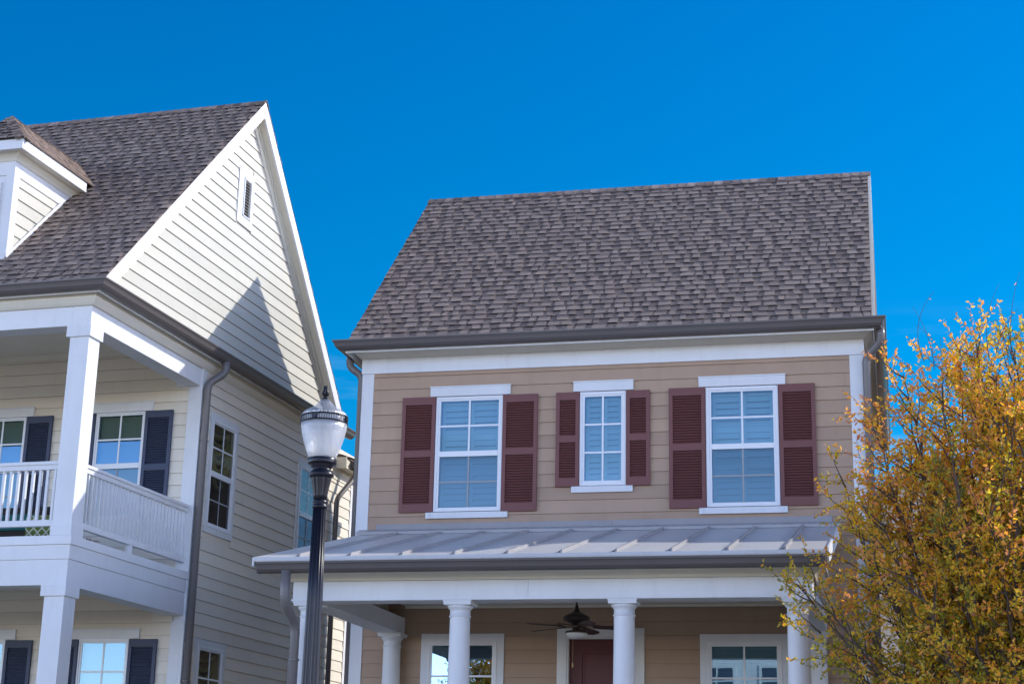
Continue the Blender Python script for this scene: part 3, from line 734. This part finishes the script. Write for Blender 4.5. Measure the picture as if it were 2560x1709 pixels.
s=MB(); siding(s,-DP,0,8.04,bRZ-.3,[],PH,xl=lambda z:-bRY-(bRZ-.33-z)/mb_,xr=lambda z:-bRY+(bRZ-.33-z)/mb_,seed=65); s.build('gable_siding',M['brown'],B,(0,0,0),-H90)
g=MB(); g.prism([(.0,7.95),(DP-.3,7.95),(bRY,bRZ-.3)],0,.003,.15); g.prism([(.0,7.95),(DP-.3,7.95),(bRY,bRZ-.3)],0,W-.15,W-.003); g.build('gable_wall',M['brown'],B)
k=MB(); k.box(-.0052,.150,-.0242,-.001,1.2,7.655,.6); k.box(-.024,-.005,-.024,.11,1.2,7.655,.6); k.build('corner_board',M['white'],B,bevel=.003)
k=MB(); k.box(6.795,W+.0052,-.0242,-.001,1.2,7.655,.6); k.box(W+.005,W+.024,-.024,.11,1.2,7.655,.6); k.build('corner_board',M['white'],B,bevel=.003)
bp=[(0,DP),(0,0),(W,0),(W,DP)]
k=MB(); k.sweep(bp,[(.0,7.657),(.034,7.657),(.034,7.875),(.0,7.875)],.75); k.build('frieze_board',M['white'],B,bevel=.003)
k=MB(); k.sweep(bp,[(.0,7.876),(.05,7.876),(.075,7.90),(.13,7.945),(.13,7.97),(0,7.97)]); k.build('crown_moulding',M['soffit'],B)
k=MB(); k.box(-.15,W+.16,-.385,-.12,7.955,7.975); k.box(-.15,-.12,-.12,DP+.1,7.955,7.9745); k.box(W+.12,W+.15,-.12,DP+.1,7.955,7.9745); sf=k.build('soffit',M['soffit'],B)
k=MB(); k.box(W+.118,W+.150,0,.2,7.95,7.956); sv=k.build('soffit_vent',M['white_side'],sf); y=.3; sv.location=(0,y,0)
while y<DP-.4: y+=.32; o=sv.copy(); col.objects.link(o); o.parent=sf; o.location=(0,y,0)
k=MB(); k.sweep([(-.157,DP+.15),(-.157,-.385),(7.123,-.385),(7.123,DP+.15)],[(-.006,7.878),(.012,7.878),(.012,8.0),(-.006,8.0)],.8); k.build('fascia',M['white'],B)
k=MB(); k.sweep([(W,0),(W,DP+.1)],[(0,8.0),(.17,8.0),(.17,8.012),(0,8.035)]); k.sweep([(0,DP+.1),(0,0)],[(0,8.0),(.16,8.0),(.16,8.012),(0,8.035)]); k.build('pent_cap',M['gutter'],B)
gutter(B,[(-.170,DP+.2),(-.170,-.398),(7.136,-.398),(7.136,DP+.2)],7.905)
XL,XR=-.107,7.11
f=MB(); nf=Vector((0,-mb_,1)).normalized(); nr=Vector((0,mb_,1)).normalized(); L_=math.hypot(bRY-YE,bRZ-ZE)
f.prism([(YE,ZE),(bRY,bRZ),(YB,ZB),(YB,ZB-.05),(bRY,bRZ-.06),(YE,ZE-.05)],0,XL+.004,XR-.004,.1)
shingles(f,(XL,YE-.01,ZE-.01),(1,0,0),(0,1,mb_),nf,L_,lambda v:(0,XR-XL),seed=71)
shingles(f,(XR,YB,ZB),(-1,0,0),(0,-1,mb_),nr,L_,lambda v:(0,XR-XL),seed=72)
ridge_cap(f,(XL-.01,bRY,bRZ),(XR+.05,bRY,bRZ),nf,nr)
f.build('roof',M['shingle'],B)
ch=.22
for (xa,xb) in ((XR+.004,XR+.050),(XL+.008,XL+.04)):
    k=MB(); k.prism([(YE+.03,ZE-.01),(bRY,bRZ-.002),(bRY,bRZ-ch),(YE+.03+ch/mb_,ZE-.01)],0,xa,xb,.8); k.prism([(bRY,bRZ-.012),(YB-.02,ZB-.01),(YB-.02-ch/mb_,ZB-.01),(bRY,bRZ-ch)],0,xa,xb,.8)
    k.build('rake_board',M['soffit'],B)
k=MB()
for (xa,xb) in ((W,XR-.001),(XL+.041,0)):
    z0_=bRZ-.15; k.prism([(YE+.2,ZE+.03),(bRY,z0_),(bRY,z0_-.03),(YE+.23,ZE+.03)],0,xa,xb); k.prism([(bRY,z0_),(YB-.2,ZE+.03),(YB-.23,ZE+.03),(bRY,z0_-.03)],0,xa,xb)
k.build('rake_soffit',M['soffit'],B)
downspout(B,[(-.25,.06,7.95),(-.25,.06,7.80),(-.07,.09,7.665),(-.07,.09,.2)],fr=.08,straps=[(-.07,.09,6.1)])
downspout(B,[(7.215,-.30,7.93),(7.225,-.27,7.76),(7.015,-.075,7.60),(7.01,-.075,.2)],fr=.10,straps=[(7.01,-.075,6.2)])
# upper windows
lab=['left upper window of two sashes with white interior louvres','small middle window of six panes','right upper window of two sashes beside the tree']
window(B,1.09,2.05,5.65,7.275,(1.155,1.99),[(6.497,7.215,2,2,False),(5.705,6.42,2,2,True)],head=(1.0,2.155,7.285,7.43),sill=(.987,2.148,5.555,5.64),label=lab[0])
window(B,3.14,3.78,5.965,7.275,(3.206,3.713),[(6.032,7.208,2,3,False)],head=(3.048,3.882,7.285,7.43),sill=(3.03,3.874,5.872,5.957),label=lab[1])
window(B,4.87,5.84,5.64,7.275,(4.943,5.77),[(6.492,7.21,2,2,False),(5.695,6.418,2,2,True)],head=(4.777,5.941,7.285,7.43),sill=(4.767,5.932,5.545,5.63),label=lab[2])
for (a,b_,z0,z1,md) in ((.600,1.086,5.645,7.28,6.47),(2.054,2.548,5.635,7.275,6.47),(2.81,3.136,5.957,7.275,6.62),(3.784,4.11,5.955,7.272,6.62),(4.371,4.862,5.627,7.28,6.46),(5.848,6.328,5.635,7.283,6.46)):
    louvre_shutter(B,a,b_,z0,z1,M['burgundy'],md)
# porch
zp=lambda y:5.36+.235*y
RX0,RX1=.08,6.57
f=MB(); f.prism([(-3.93,zp(-3.93)),(-.001,zp(0)),(-.001,zp(0)-.03),(-3.93,zp(-3.93)-.03)],0,RX0,RX1,.55)
f.prism([(-3.945,zp(-3.93)-.03),(-3.93,zp(-3.93)-.002),(-3.93,zp(-3.93)-.045),(-3.94,zp(-3.93)-.05)],0,RX0,RX1,.9)
for i in range(10):
    x=.62+.612*i
    f.prism([(-3.915,zp(-3.915)),(-3.90,zp(-3.9)+.036),(-.12,zp(-.12)+.036),(-.12,zp(-.12))],0,x-.011,x+.011,-.6)  # ribs painted darker, standing in for shade on their sides
    f.face([(x-.05,-3.925,zp(-3.925)+.001),(x-.011,-3.92,zp(-3.92)+.03),(x-.011,-3.86,zp(-3.86)+.001)],.8)
pr=f.build('porch_roof',M['zinc'],B)
k=MB(); k.prism([(-.17,zp(-.17)+.005),(-.17,zp(-.17)+.045),(-.03,5.415),(-.001,5.415),(-.001,5.37)],0,.04,6.61,-.3); k.build('ridge_flashing',M['zinc'],pr)
k=MB(); k.box(.28,3.6,-.03,-.016,5.405,5.49,.3); k.box(3.604,6.50,-.031,-.016,5.405,5.492,.5)
for x in (.9,1.75,2.7,3.55,3.66,4.6,5.5): k.lathe([(.006,0),(.006,.004)],(x,-.034,5.45),6)
k.build('wall_flashing',M['flash'],pr)
k=MB(); k.box(RX0+.03,RX1-.03,-3.915,-3.895,4.26,zp(-3.9)-.035,.4); k.build('porch_fascia',M['gutter'],B)
gutter(B,[(.155,-3.916),(6.555,-3.916)],4.248,name='gutter',scale=.9)
k=MB(); k.box(RX0+.03,RX1-.03,-3.894,-3.57,4.305,4.32); k.box(RX0+.03,.445,-3.57,0,4.305,4.32); k.box(6.39,RX1-.03,-3.57,0,4.305,4.32); k.build('porch_soffit',M['soffit'],B)
pp=[(.445,-.0),(.445,-3.57),(6.39,-3.57),(6.39,-.0)]
k=MB(); k.sweep(pp,[(.0,4.202),(.03,4.202),(.045,4.225),(.11,4.28),(.11,4.304),(0,4.304)]); k.build('porch_crown',M['soffit'],B)
k=MB(); k.box(.445,3.238,-3.57,-3.27,3.975,4.20,.65); k.box(3.2405,6.39,-3.57,-3.27,3.975,4.20,.75); k.box(.4455,.745,-3.27,-.001,3.976,4.2,.6); k.box(6.09,6.3895,-3.27,-.001,3.976,4.2,.6)
k.sweep(pp,[(.0,3.976),(.012,3.976),(.012,4.0),(0,4.0)],.6)
k.build('porch_beam',M['white'],B,bevel=.003)
k=MB(); 
for xa,xb in ((.46,.50),(6.33,6.37)): k.prism([(-3.5,4.31),(-.002,4.31),(-.002,zp(0)-.035),(-3.5,zp(-3.5)-.035)],0,xa,xb)
k.box(.745,6.09,-3.27,-.001,4.36,4.375); k.box(.745,6.09,-.035,-.016,4.325,4.36); k.box(.745,6.09,-3.269,-3.25,4.2,4.36); k.build('porch_ceiling',M['soffit'],B)
k=MB(); k.prism([(-3.93,zp(-3.93)-.15),(-3.93,zp(-3.93)+.02),(-.001,zp(0)+.02),(-.001,zp(0)-.15)],0,RX1+.001,RX1+.022,.7); k.prism([(-3.93,zp(-3.93)-.10),(-3.93,zp(-3.93)-.002),(-.001,zp(0)-.002),(-.001,zp(0)-.10)],0,RX0-.02,RX0-.001,.6); k.build('porch_rake_board',M['white'],B)
k=MB(); k.box(.38,6.46,-3.66,-.001,1.42,1.5); k.build('porch_floor',M['concrete'],B)
k=MB()
for i in range(6): k.box(2.7,4.2,-3.67-.28*(i+1),-3.66-.28*i,0,1.5-.215*(i+1)); 
k.build('porch_steps',M['concrete'],B)
def round_column(x,y,s=1.0):
    k=MB(); r=.1195*s
    k.lathe([(r*1.03,1.62),(r*1.05,2.3),(r*1.04,3.0),(r*.99,3.5),(r*.965,3.80),(r*.965,3.898)],(x,y,0),40,.6)
    c=k.build('column',M['white'],B)
    k=MB(); k.lathe([(r*.97,3.793),(r*1.04,3.795),(r*1.07,3.803),(r*1.04,3.812),(r*.97,3.814),(r*.98,3.875),(r*1.02,3.878),(r*1.03,3.884),(r*1.12,3.89),(r*1.2,3.905),(r*1.235,3.918),(r*1.2,3.925)],(x,y,0),40,.6)
    k.box(x-.1575,x+.1575,y-.1575,y+.1575,3.925,3.968,.6); k.box(x-.165,x+.165,y-.165,y+.165,3.955,3.9745,.6)
    k.build('capital',M['white'],c)
    k=MB(); k.box(x-.165,x+.165,y-.165,y+.165,1.5,1.56); k.lathe([(r*1.32,1.56),(r*1.36,1.585),(r*1.2,1.61),(r*1.05,1.62)],(x,y,0),40); k.build('column_base',M['white'],c)
for x in (.62,2.42,4.31,6.22): round_column(x,-3.42)
round_column(.625,-.17); round_column(6.27,-.17)
downspout(B,[(.505,-3.99,4.27),(.505,-3.99,3.90),(.53,-3.66,3.70),(.535,-3.66,1.5)],rad=.054,fr=.12,straps=[(.535,-3.66,3.3)])
# ground floor windows and door
window(B,1.088,2.041,2.25,3.89,(1.145,1.977),[(3.02,3.83,2,2,False),(2.31,2.94,2,2,True)],casing=.098,inner='dark',style='mirror',label='porch window left of the door reflecting sky and tree twigs')
window(B,4.851,5.81,2.25,3.875,(4.909,5.745),[(3.0,3.81,2,2,False),(2.31,2.93,2,2,True)],casing=.095,inner='slats',style='mirror',label='porch window right of the door with white interior louvres')
k=MB(); k.box(2.862,2.99,-.035,-.001,1.5,3.94,.6); k.box(3.925,4.028,-.035,-.001,1.5,3.94,.6); k.box(2.862,4.028,-.036,-.001,3.94,4.05,.6); k.box(2.991,3.015,-.02,.12,1.5,3.939); k.box(3.90,3.924,-.02,.12,1.5,3.939); k.box(3.0151,3.8999,-.02,.12,3.915,3.939)
df_=k.build('door_frame',M['white_side'],B,bevel=.002)
k=MB(); k.box(3.016,3.90,.055,.10,1.5,3.914); 
dr=k.build('door',M['door'],B)
k=MB()
for (a,b_,c_0,d_0) in ((3.17,3.745,2.85,3.75),(3.17,3.745,1.75,2.65)):
    for o_,t in ((0,.018),(.035,.010)):
        x0,x1,z0,z1=a+o_,b_-o_,c_0+o_,d_0-o_
        k.box(x0,x1,.055-t,.0549,z1-.02,z1); k.box(x0,x1,.055-t,.0549,z0,z0+.02); k.box(x0,x0+.02,.055-t,.0549,z0+.02,z1-.02); k.box(x1-.02,x1,.055-t,.0549,z0+.02,z1-.02)
k.build('door_panel',M['door'],dr,bevel=.003)
k=MB(); k.lathe([(.009,0),(.012,.005),(.012,.012),(.009,.015)],(3.458,.052,3.02),12); k.build('peephole',M['brass'],dr)
k=MB(); k.tube([(3.10,.05,2.42),(3.10,-.01,2.42)],.012,8); k.lathe([(.01,0),(.03,.012),(.034,.03),(.02,.05),(.01,.052)],(3.10,-.03,2.395),14); k.build('door_knob',M['brass'],dr)

# ceiling fan hangs from the porch ceiling
fan=empty('ceiling_fan',f1(3.461,-1.8,4.36),A1); tag(fan,'dark bronze ceiling fan with a white bowl light under the porch ceiling','ceiling fan')
k=MB(); k.lathe([(.065,-.03),(.06,-.01),(.05,0)],(0,0,0),20); k.tube([(0,0,-.02),(0,0,-.30)],.012,10); k.build('down_rod',M['fanbrown'],fan)
k=MB(); k.lathe([(.013,-.22),(.022,-.255),(.028,-.285),(.055,-.315),(.10,-.338),(.150,-.362),(.166,-.385),(.160,-.41),(.125,-.44),(.08,-.455),(.05,-.46),(.05,-.53),(.09,-.535),(.135,-.548),(.14,-.57),(.10,-.575)],(0,0,0),36); k.build('motor_housing',M['fanbrown'],fan)
k=MB(); k.lathe([(.132,-.57),(.130,-.585),(.115,-.607),(.085,-.625),(.045,-.636),(.002,-.639)],(0,0,0),32); k.build('light_bowl',M['frosted'],fan)
bl=None
for i in range(5):
    a=R(8+72*i)
    if bl is None:
        k=MB()
        out=[(.20,-.045),(.30,-.062),(.50,-.072),(.62,-.070),(.685,-.045),(.70,0),(.685,.045),(.62,.070),(.50,.072),(.30,.062),(.20,.045)]
        tl=math.tan(R(11))
        top=[(x,y,-.485-y*tl-.02*x) for x,y in out]; bot=[(x,y,z-.008) for x,y,z in top]
        k.face(top,.6); k.face(bot[::-1],.5)
        for j in range(len(out)): j2=(j+1)%len(out); k.face([top[j2],top[j],bot[j],bot[j2]],.5)
        bl=k.build('blade',M['fanblade'],fan); bl.rotation_euler=(0,0,a)
        k=MB(); k.prism([(.045,-.018),(.14,-.015),(.20,-.035),(.27,-.04),(.29,0),(.27,.04),(.20,.035),(.14,.015),(.045,.018)],2,-.478,-.470); ir=k.build('blade_iron',M['fanbrown'],bl)
    else:
        c2_=bl.copy(); col.objects.link(c2_); c2_.rotation_euler=(0,0,a)
        i2=ir.copy(); col.objects.link(i2); i2.parent=c2_
        c2_.parent=fan
k=MB(); k.tube([(-.035,-.05,-.57),(-.035,-.05,-.92)],.0022,5); k.build('pull_chain',M['brass'],fan)
k=MB(); k.lathe([(.002,0),(.009,-.01),(.012,-.03),(.010,-.055),(.003,-.065)][::-1],(-.035,-.05,-.92),10); k.build('chain_pull',M['brass'],fan)

# ================================================================== STREET LAMP
lx,ly=-1.5785,13.65282
lamp=empty('street_lamp',(lx,ly,0)); tag(lamp,'black fluted street lamp with an acorn globe in front of the two houses','street lamp')
k=MB()
k.lathe([(.20,0),(.20,.06),(.185,.08),(.185,.12),(.165,.15),(.15,.5),(.13,.62),(.14,.66),(.12,.70),(.10,.80)],n=48)
k.lathe([(.088,.80),(.080,1.7),(.073,2.62),(.0655,3.3),(.0545,4.08)],n=112,flute=14,fl=.13)
post=k.build('post',M['black'],lamp)
k=MB()
k.lathe([(.056,4.060),(.062,4.066),(.064,4.078),(.060,4.088),(.056,4.092),(.057,4.102),(.062,4.108),(.062,4.118),(.056,4.126),(.054,4.134)],n=48)
k.lathe([(.0545,4.13),(.060,4.17),(.070,4.235),(.081,4.285),(.087,4.315),(.088,4.322)],n=120,flute=12,fl=.12)
k.lathe([(.086,4.32),(.097,4.328),(.104,4.340),(.104,4.352),(.097,4.366),(.082,4.384),(.076,4.392),(.078,4.402),(.088,4.408),(.090,4.416),(.094,4.422),(.096,4.432),(.106,4.436),(.119,4.440),(.121,4.446),(.121,4.480),(.117,4.486),(.105,4.488)],n=56)
k.build('neck',M['black'],lamp)
gp=[(.108,4.484),(.126,4.52),(.147,4.575),(.166,4.635),(.181,4.69),(.191,4.74),(.196,4.785)]
k=MB(); k.lathe(gp,n=64); k.v=k.v; 
gl=k.build('globe',M['globe'],lamp)
k=MB(); k.lathe([(.196,4.845),(.190,4.866),(.174,4.885),(.142,4.905),(.108,4.922),(.082,4.942),(.063,4.965),(.047,4.985),(.036,4.995)],n=64); k.build('globe_cap',M['globe_clear'],lamp)
k=MB()
k.lathe([(.1965,4.783),(.203,4.785),(.203,4.795),(.198,4.797)],n=64); k.lathe([(.198,4.834),(.203,4.836),(.203,4.847),(.196,4.849)],n=64)
for i in range(60):
    a=2*math.pi*i/60; c,s2=math.cos(a),math.sin(a)
    k.tube([(c*.1995,s2*.1995,4.792),(c*.1995,s2*.1995,4.838)],.0022,5,cap=False)
for a in (R(-108),R(-18),R(72),R(162)):
    c,s2=math.cos(a),math.sin(a); k.tube([(c*.193,s2*.193,4.816),(c*.212,s2*.212,4.816)],[.026,.023],14)
k.build('globe_band',M['black'],lamp)
k=MB(); k.lathe([(.1955,4.795),(.1965,4.80),(.1965,4.835),(.1955,4.84)],n=64); k.build('band_inset',M['globe'],lamp)
k=MB(); k.lathe([(.037,4.992),(.030,5.002),(.020,5.012),(.012,5.020),(.010,5.026),(.016,5.032)],n=24)
for i in range(6):
    a=2*math.pi*i/6+.3; c,s2=math.cos(a),math.sin(a)
    k.tube([(c*.008,s2*.008,5.028),(c*.021,s2*.021,5.040),(c*.024,s2*.024,5.055),(c*.016,s2*.016,5.075),(c*.013,s2*.013,5.095),(c*.016,s2*.016,5.110),(c*.006,s2*.006,5.118)],[.005,.009,.009,.007,.008,.007,.003],7)
k.build('finial',M['black'],lamp)
k=MB(); k.lathe([(.075,4.485),(.075,4.53),(.05,4.535),(.05,4.61),(.055,4.62),(.055,4.63),(.03,4.66),(.03,4.70)],n=24); k.build('lamp_socket',M['bulb'],lamp)
for o in (gl,): pass

# ================================================================== TREES
def tree(name,base,label,env,zlo,ztop,fork,limbs,sub,twig,lpt,leaf=.046,seed=1,spikes=0,tr=.085,tonef=None,lean=(0,0),reach=()):
    """trunk, upright limbs that fill the envelope env(z), side shoots and leafy twigs"""
    rr=random.Random(seed)
    T=empty(name,base); tag(T,label,'tree')
    tk=MB(); tk.tube([(0,0,-.1),(.01,0,fork*.5),(lean[0]*.3,lean[1]*.3,fork),(lean[0],lean[1],fork+.55*(ztop-fork))],[tr*1.25,tr,tr*.85,tr*.35],12); tk.build('trunk',M['bark'],T)
    lb=MB(); tw=MB(); V=[];F=[];TN=[]
    def add_leaf(p,d,L,t):
        d=d.normalized(); s=d.cross(Vector((rr.gauss(0,1),rr.gauss(0,1),rr.gauss(0,1))))
        if s.length<1e-3: return
        s.normalize(); n=d.cross(s)
        w=L*.27; n0=len(V); k=n*L*rr.uniform(.02,.14); cu=n*L*rr.uniform(-.12,.12)
        V.extend([tuple(p),tuple(p+d*L*.32+s*w*.92+k),tuple(p+d*L*.70+s*w*.75+k+cu*.5),tuple(p+d*L+cu),tuple(p+d*L*.70-s*w*.75+k+cu*.5),tuple(p+d*L*.32-s*w*.92+k)])
        F.append((n0,n0+1,n0+2,n0+3)); F.append((n0,n0+3,n0+4,n0+5)); TN.extend([t,t])
    def leafy(p0,d0,L,droop,bias,n=None,ls=1.0):
        """a twig with alternating leaves"""
        k=6; pts=[Vector(p0)]; d=Vector(d0).normalized()
        for i in range(k):
            d=(d+Vector((rr.gauss(0,.10),rr.gauss(0,.10),rr.gauss(0,.08)+droop))).normalized(); pts.append(pts[-1]+d*L/k)
        tw.tube(pts,[.0035-.0004*i for i in range(k+1)],3,cap=False,sm=False)
        n=n or lpt
        for j in range(n):
            f=(j+rr.random())/n; f=.08+.92*f; i=min(k-1,int(f*k)); p=pts[i].lerp(pts[i+1],f*k-i)
            ax=(pts[i+1]-pts[i]).normalized(); side=ax.cross(Vector((rr.gauss(0,1),rr.gauss(0,1),rr.gauss(0,1)))).normalized()
            dd=(ax*rr.uniform(.2,.9)+side*rr.uniform(.5,1)+Vector((0,0,rr.uniform(-.5,.25))))
            t=tonef(p,rr)+bias+ .10*(f-.5)
            add_leaf(p+side*.004,dd,leaf*ls*rr.uniform(.65,1.15),min(1,max(0,t)))
    for i in range(limbs+len(reach)):
        az=2*math.pi*(i*.381966+rr.uniform(-.05,.05)); fr=rr.random()
        zt=zlo+(ztop-zlo)*(.30+.72*(((i*7)%limbs)/limbs)**.75)
        rt=env(min(zt,ztop-.05))*rr.uniform(.55,.98)
        if zt>ztop-.6: rt=env(ztop-.4)*rr.uniform(.15,.95)
        if i>=limbs:
            q_=reach[i-limbs]; zt=q_[2]; rt=math.hypot(q_[0],q_[1]); az=math.atan2(q_[1],q_[0])
        z0=fork*rr.uniform(.88,1.0)+ (0 if rt>.9 else rr.uniform(0,.5)*(ztop-fork)*.5)
        f0=(z0-fork*.5)/max(.1,ztop-fork)
        P0=Vector((lean[0]*.3,lean[1]*.3,z0)); P3=Vector((rt*math.cos(az),rt*math.sin(az),zt))
        P1=P0+Vector((P3.x*.30,P3.y*.30,(zt-z0)*.22)); P2=P0+Vector((P3.x*.80,P3.y*.80,(zt-z0)*.62))
        K=16; pts=[]
        wob=Vector((rr.uniform(-.06,.06),rr.uniform(-.06,.06),0))
        for k in range(K+1):
            t=k/K; a=(1-t)**3;b=3*(1-t)**2*t;c=3*(1-t)*t*t;e=t**3
            pts.append(P0*a+P1*b+P2*c+P3*e+wob*math.sin(t*7+i)+Vector((rr.gauss(0,.012),rr.gauss(0,.012),0)))
        ln=sum((pts[k+1]-pts[k]).length for k in range(K)); r0=tr*.52*(ln/4)**.5
        lb.tube(pts,[max(.004,r0*(1-.93*k/K)) for k in range(K+1)],7)
        lbias=rr.gauss(0,.10)
        ns=max(3,int(sub*ln))
        for s in range(ns):
            t=.16+.84*(s+rr.random())/ns; k=min(K-1,int(t*K)); p=pts[k].lerp(pts[k+1],t*K-k); ax=(pts[k+1]-pts[k]).normalized()
            sd_=ax.cross(Vector((rr.gauss(0,1),rr.gauss(0,1),rr.gauss(0,.6)))).normalized()
            out=Vector((p.x,p.y,0)); out=out.normalized() if out.length>.05 else Vector((0,0,0))
            d=(ax*.55+sd_*.75+out*.45+Vector((0,0,.25))).normalized()
            room=max(.12,env(min(max(p.z,zlo),ztop-.02))-math.hypot(p.x,p.y))
            L=min(rr.uniform(.45,1.05)*(1.15-.6*t),room+.20)
            kk=7; q=[p]
            dd=Vector(d)
            for j in range(kk):
                dd=(dd+Vector((rr.gauss(0,.09),rr.gauss(0,.09),rr.gauss(.03,.07)))).normalized(); q.append(q[-1]+dd*L/kk)
            lb.tube(q,[max(.0035,.012*(1-.75*j/kk)) for j in range(kk+1)],4,cap=False)
            bias=lbias+rr.gauss(0,.10)
            nt_=max(2,int(twig*L))
            for m in range(nt_):
                t2=.15+.85*(m+rr.random())/nt_; j=min(kk-1,int(t2*kk)); pp=q[j].lerp(q[j+1],t2*kk-j); ax2=(q[j+1]-q[j]).normalized()
                s2=ax2.cross(Vector((rr.gauss(0,1),rr.gauss(0,1),rr.gauss(0,1)))).normalized()
                leafy(pp,ax2*.6+s2*.8+Vector((0,0,.15)),rr.uniform(.16,.36),-.02,bias+rr.gauss(0,.05))
            leafy(q[-1],dd,rr.uniform(.15,.35),0,bias+.05)
    for i in range(spikes):
        az=rr.uniform(0,6.283); rt=env(ztop-.5)*rr.uniform(.1,1.1); p=Vector((rt*math.cos(az),rt*math.sin(az),ztop-rr.uniform(.25,.7)))
        d=Vector((rr.gauss(0,.25),rr.gauss(0,.25),1)).normalized(); L=rr.uniform(.45,1.0); pts=[p]; cur=Vector((rr.gauss(0,.09),rr.gauss(0,.09),-.03))
        for j in range(9): d=(d+cur).normalized(); pts.append(pts[-1]+d*L/9)
        tw.tube(pts,[.0042-.0003*j for j in range(10)],4)
        for j in range(rr.choice((1,2,3))):
            add_leaf(pts[rr.randint(3,9)],Vector((rr.gauss(0,1),rr.gauss(0,1),-.4)),leaf*.8,rr.uniform(.6,1))
        for j in range(2):
            leafy(pts[0].lerp(pts[3],rr.random()),Vector((rr.gauss(0,.5),rr.gauss(0,.5),1)),.22,0,.12,n=8)
    lb.build('branches',M['bark'],T); tw.build('twigs',M['bark'],T)
    me=bpy.data.meshes.new('crown'); me.from_pydata(V,[],F); me.materials.append(M['leaf'])
    at=me.attributes.new('tone','FLOAT','FACE'); at.data.foreach_set('value',TN)
    o=bpy.data.objects.new('crown',me); col.objects.link(o); o.parent=T
    return T,len(TN)//2

def lerp_env(tab):
    def f(z):
        if z<=tab[0][0]: return tab[0][1]
        for (a,ra),(b,rb) in zip(tab[:-1],tab[1:]):
            if z<=b: return ra+(rb-ra)*(z-a)/(b-a)
        return tab[-1][1]
    return f
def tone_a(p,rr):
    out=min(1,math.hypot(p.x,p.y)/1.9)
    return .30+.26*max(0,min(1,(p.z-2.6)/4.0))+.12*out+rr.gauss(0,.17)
envA=lerp_env([(2.0,.9),(2.6,1.25),(3.3,1.45),(3.8,1.85),(4.2,1.75),(4.7,1.40),(5.3,1.15),(5.9,.98),(6.3,.82),(6.75,.75)])
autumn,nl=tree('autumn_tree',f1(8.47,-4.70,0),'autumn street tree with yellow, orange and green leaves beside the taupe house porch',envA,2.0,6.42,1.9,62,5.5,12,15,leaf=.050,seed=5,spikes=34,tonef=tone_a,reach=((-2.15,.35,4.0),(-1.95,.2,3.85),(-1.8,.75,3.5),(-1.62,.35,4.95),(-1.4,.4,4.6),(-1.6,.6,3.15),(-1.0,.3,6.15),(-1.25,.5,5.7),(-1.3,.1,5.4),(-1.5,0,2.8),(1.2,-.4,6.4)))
print('leaves',nl)

# ================================================================== PLACE: ground, street, neighbours
def quad(name,x0,x1,y0,y1,z,mat,lab=None):
    k=MB(); k.face([(x0,y0,z),(x1,y0,z),(x1,y1,z),(x0,y1,z)]); o=k.build(name,mat,None,(-2.09542,22.81544,0),A1); tag(o,kind='structure'); return o
quad('ground',-2500,2500,-2500,2500,0.0,M['grass'])
quad('road',-300,300,-18.5,-10.2,.004-.0,M['asphalt'])
for (a,b_,nm) in ((-10.2,-10.02,'kerb'),(-18.68,-18.5,'kerb')):
    k=MB(); k.box(-300,300,a,b_,-.02,.14); o=k.build(nm,M['concrete'],None,(-2.09542,22.81544,0),A1); tag(o,kind='structure')
for (a,b_) in ((-9.1,-7.3),(-23.9,-20.2)):
    k=MB(); k.box(-300,300,a,b_,-.02,.06); o=k.build('pavement',M['concrete'],None,(-2.09542,22.81544,0),A1); tag(o,kind='structure')
k=MB(); k.box(2.7,4.2,-7.3,-5.34,-.02,.058); o=k.build('path',M['concrete'],None,(-2.09542,22.81544,0),A1); tag(o,kind='structure')

nb=copy_tree(B); nb.location=f1(9.75,.7,0); nb.name='brown_house'; nb['label']='unseen copy of the taupe clapboard house, added beyond the right edge to shade the porch roof'  # unseen house copy, added to cast its shadow on the porch roof

# small gabled house far behind the tree
far=empty('distant_house',f1(7.9,14.5,0),A1); tag(far,'pale distant house with a brown gable roof glimpsed through the autumn tree','house')
k=MB(); k.box(-1.6,1.9,0,8,0,8.0,.5); k.prism([(-1.6,8.0),(1.9,8.0),(.15,9.15)],1,0,8); k.build('wall',M['cream'],far)
k=MB(); 
k.prism([(-1.9,7.85),(.15,9.22),(2.2,7.85),(2.2,7.92),(.15,9.32),(-1.9,7.92)],1,-.3,8.3,.7); k.build('roof',M['shingle'],far)

# house across the street, seen only as reflections in the windows
opp=empty('opposite_house',f1(3.6,-31,0),A1+math.pi); tag(opp,'white clapboard house across the street mirrored in the porch windows','house')
k=MB(); k.box(-3.2,3.2,0,8,0,7.4,.6); k.prism([(-3.2,7.4),(3.2,7.4),(0,9.4)],1,0,8,.6); k.build('wall',M['white'],opp)
k=MB(); k.prism([(-3.6,7.15),(0,9.45),(3.6,7.15),(3.6,7.3),(0,9.62),(-3.6,7.3)],1,-.4,8.4,.4); k.build('roof',M['shingle'],opp)
for xx in (-2.4,-.5,1.4):
    for zz in (1.2,4.6):
        k=MB(); k.box(xx,xx+1.0,-.02,.0,zz,zz+1.7); wn=k.build('window',M['navy'],opp)
        k=MB(); k.box(xx-.1,xx,-.04,0,zz-.1,zz+1.8); k.box(xx+1,xx+1.1,-.04,0,zz-.1,zz+1.8); k.box(xx,xx+1,-.04,0,zz+1.7,zz+1.8); k.box(xx,xx+1,-.04,0,zz-.1,zz)
        for q in (.40,.85,1.28): k.box(xx,xx+1,-.035,-.02,zz+q,zz+q+.05)
        k.box(xx+.48,xx+.53,-.034,-.02,zz,zz+1.7); k.build('frame',M['white'],wn)
t2=copy_tree(autumn); t2.name='autumn_tree'; t2.location=f1(-4.6,-29,0); t2.scale=(1.1,1.1,1.15); t2['label']='second autumn tree across the street, seen only mirrored in the porch window'
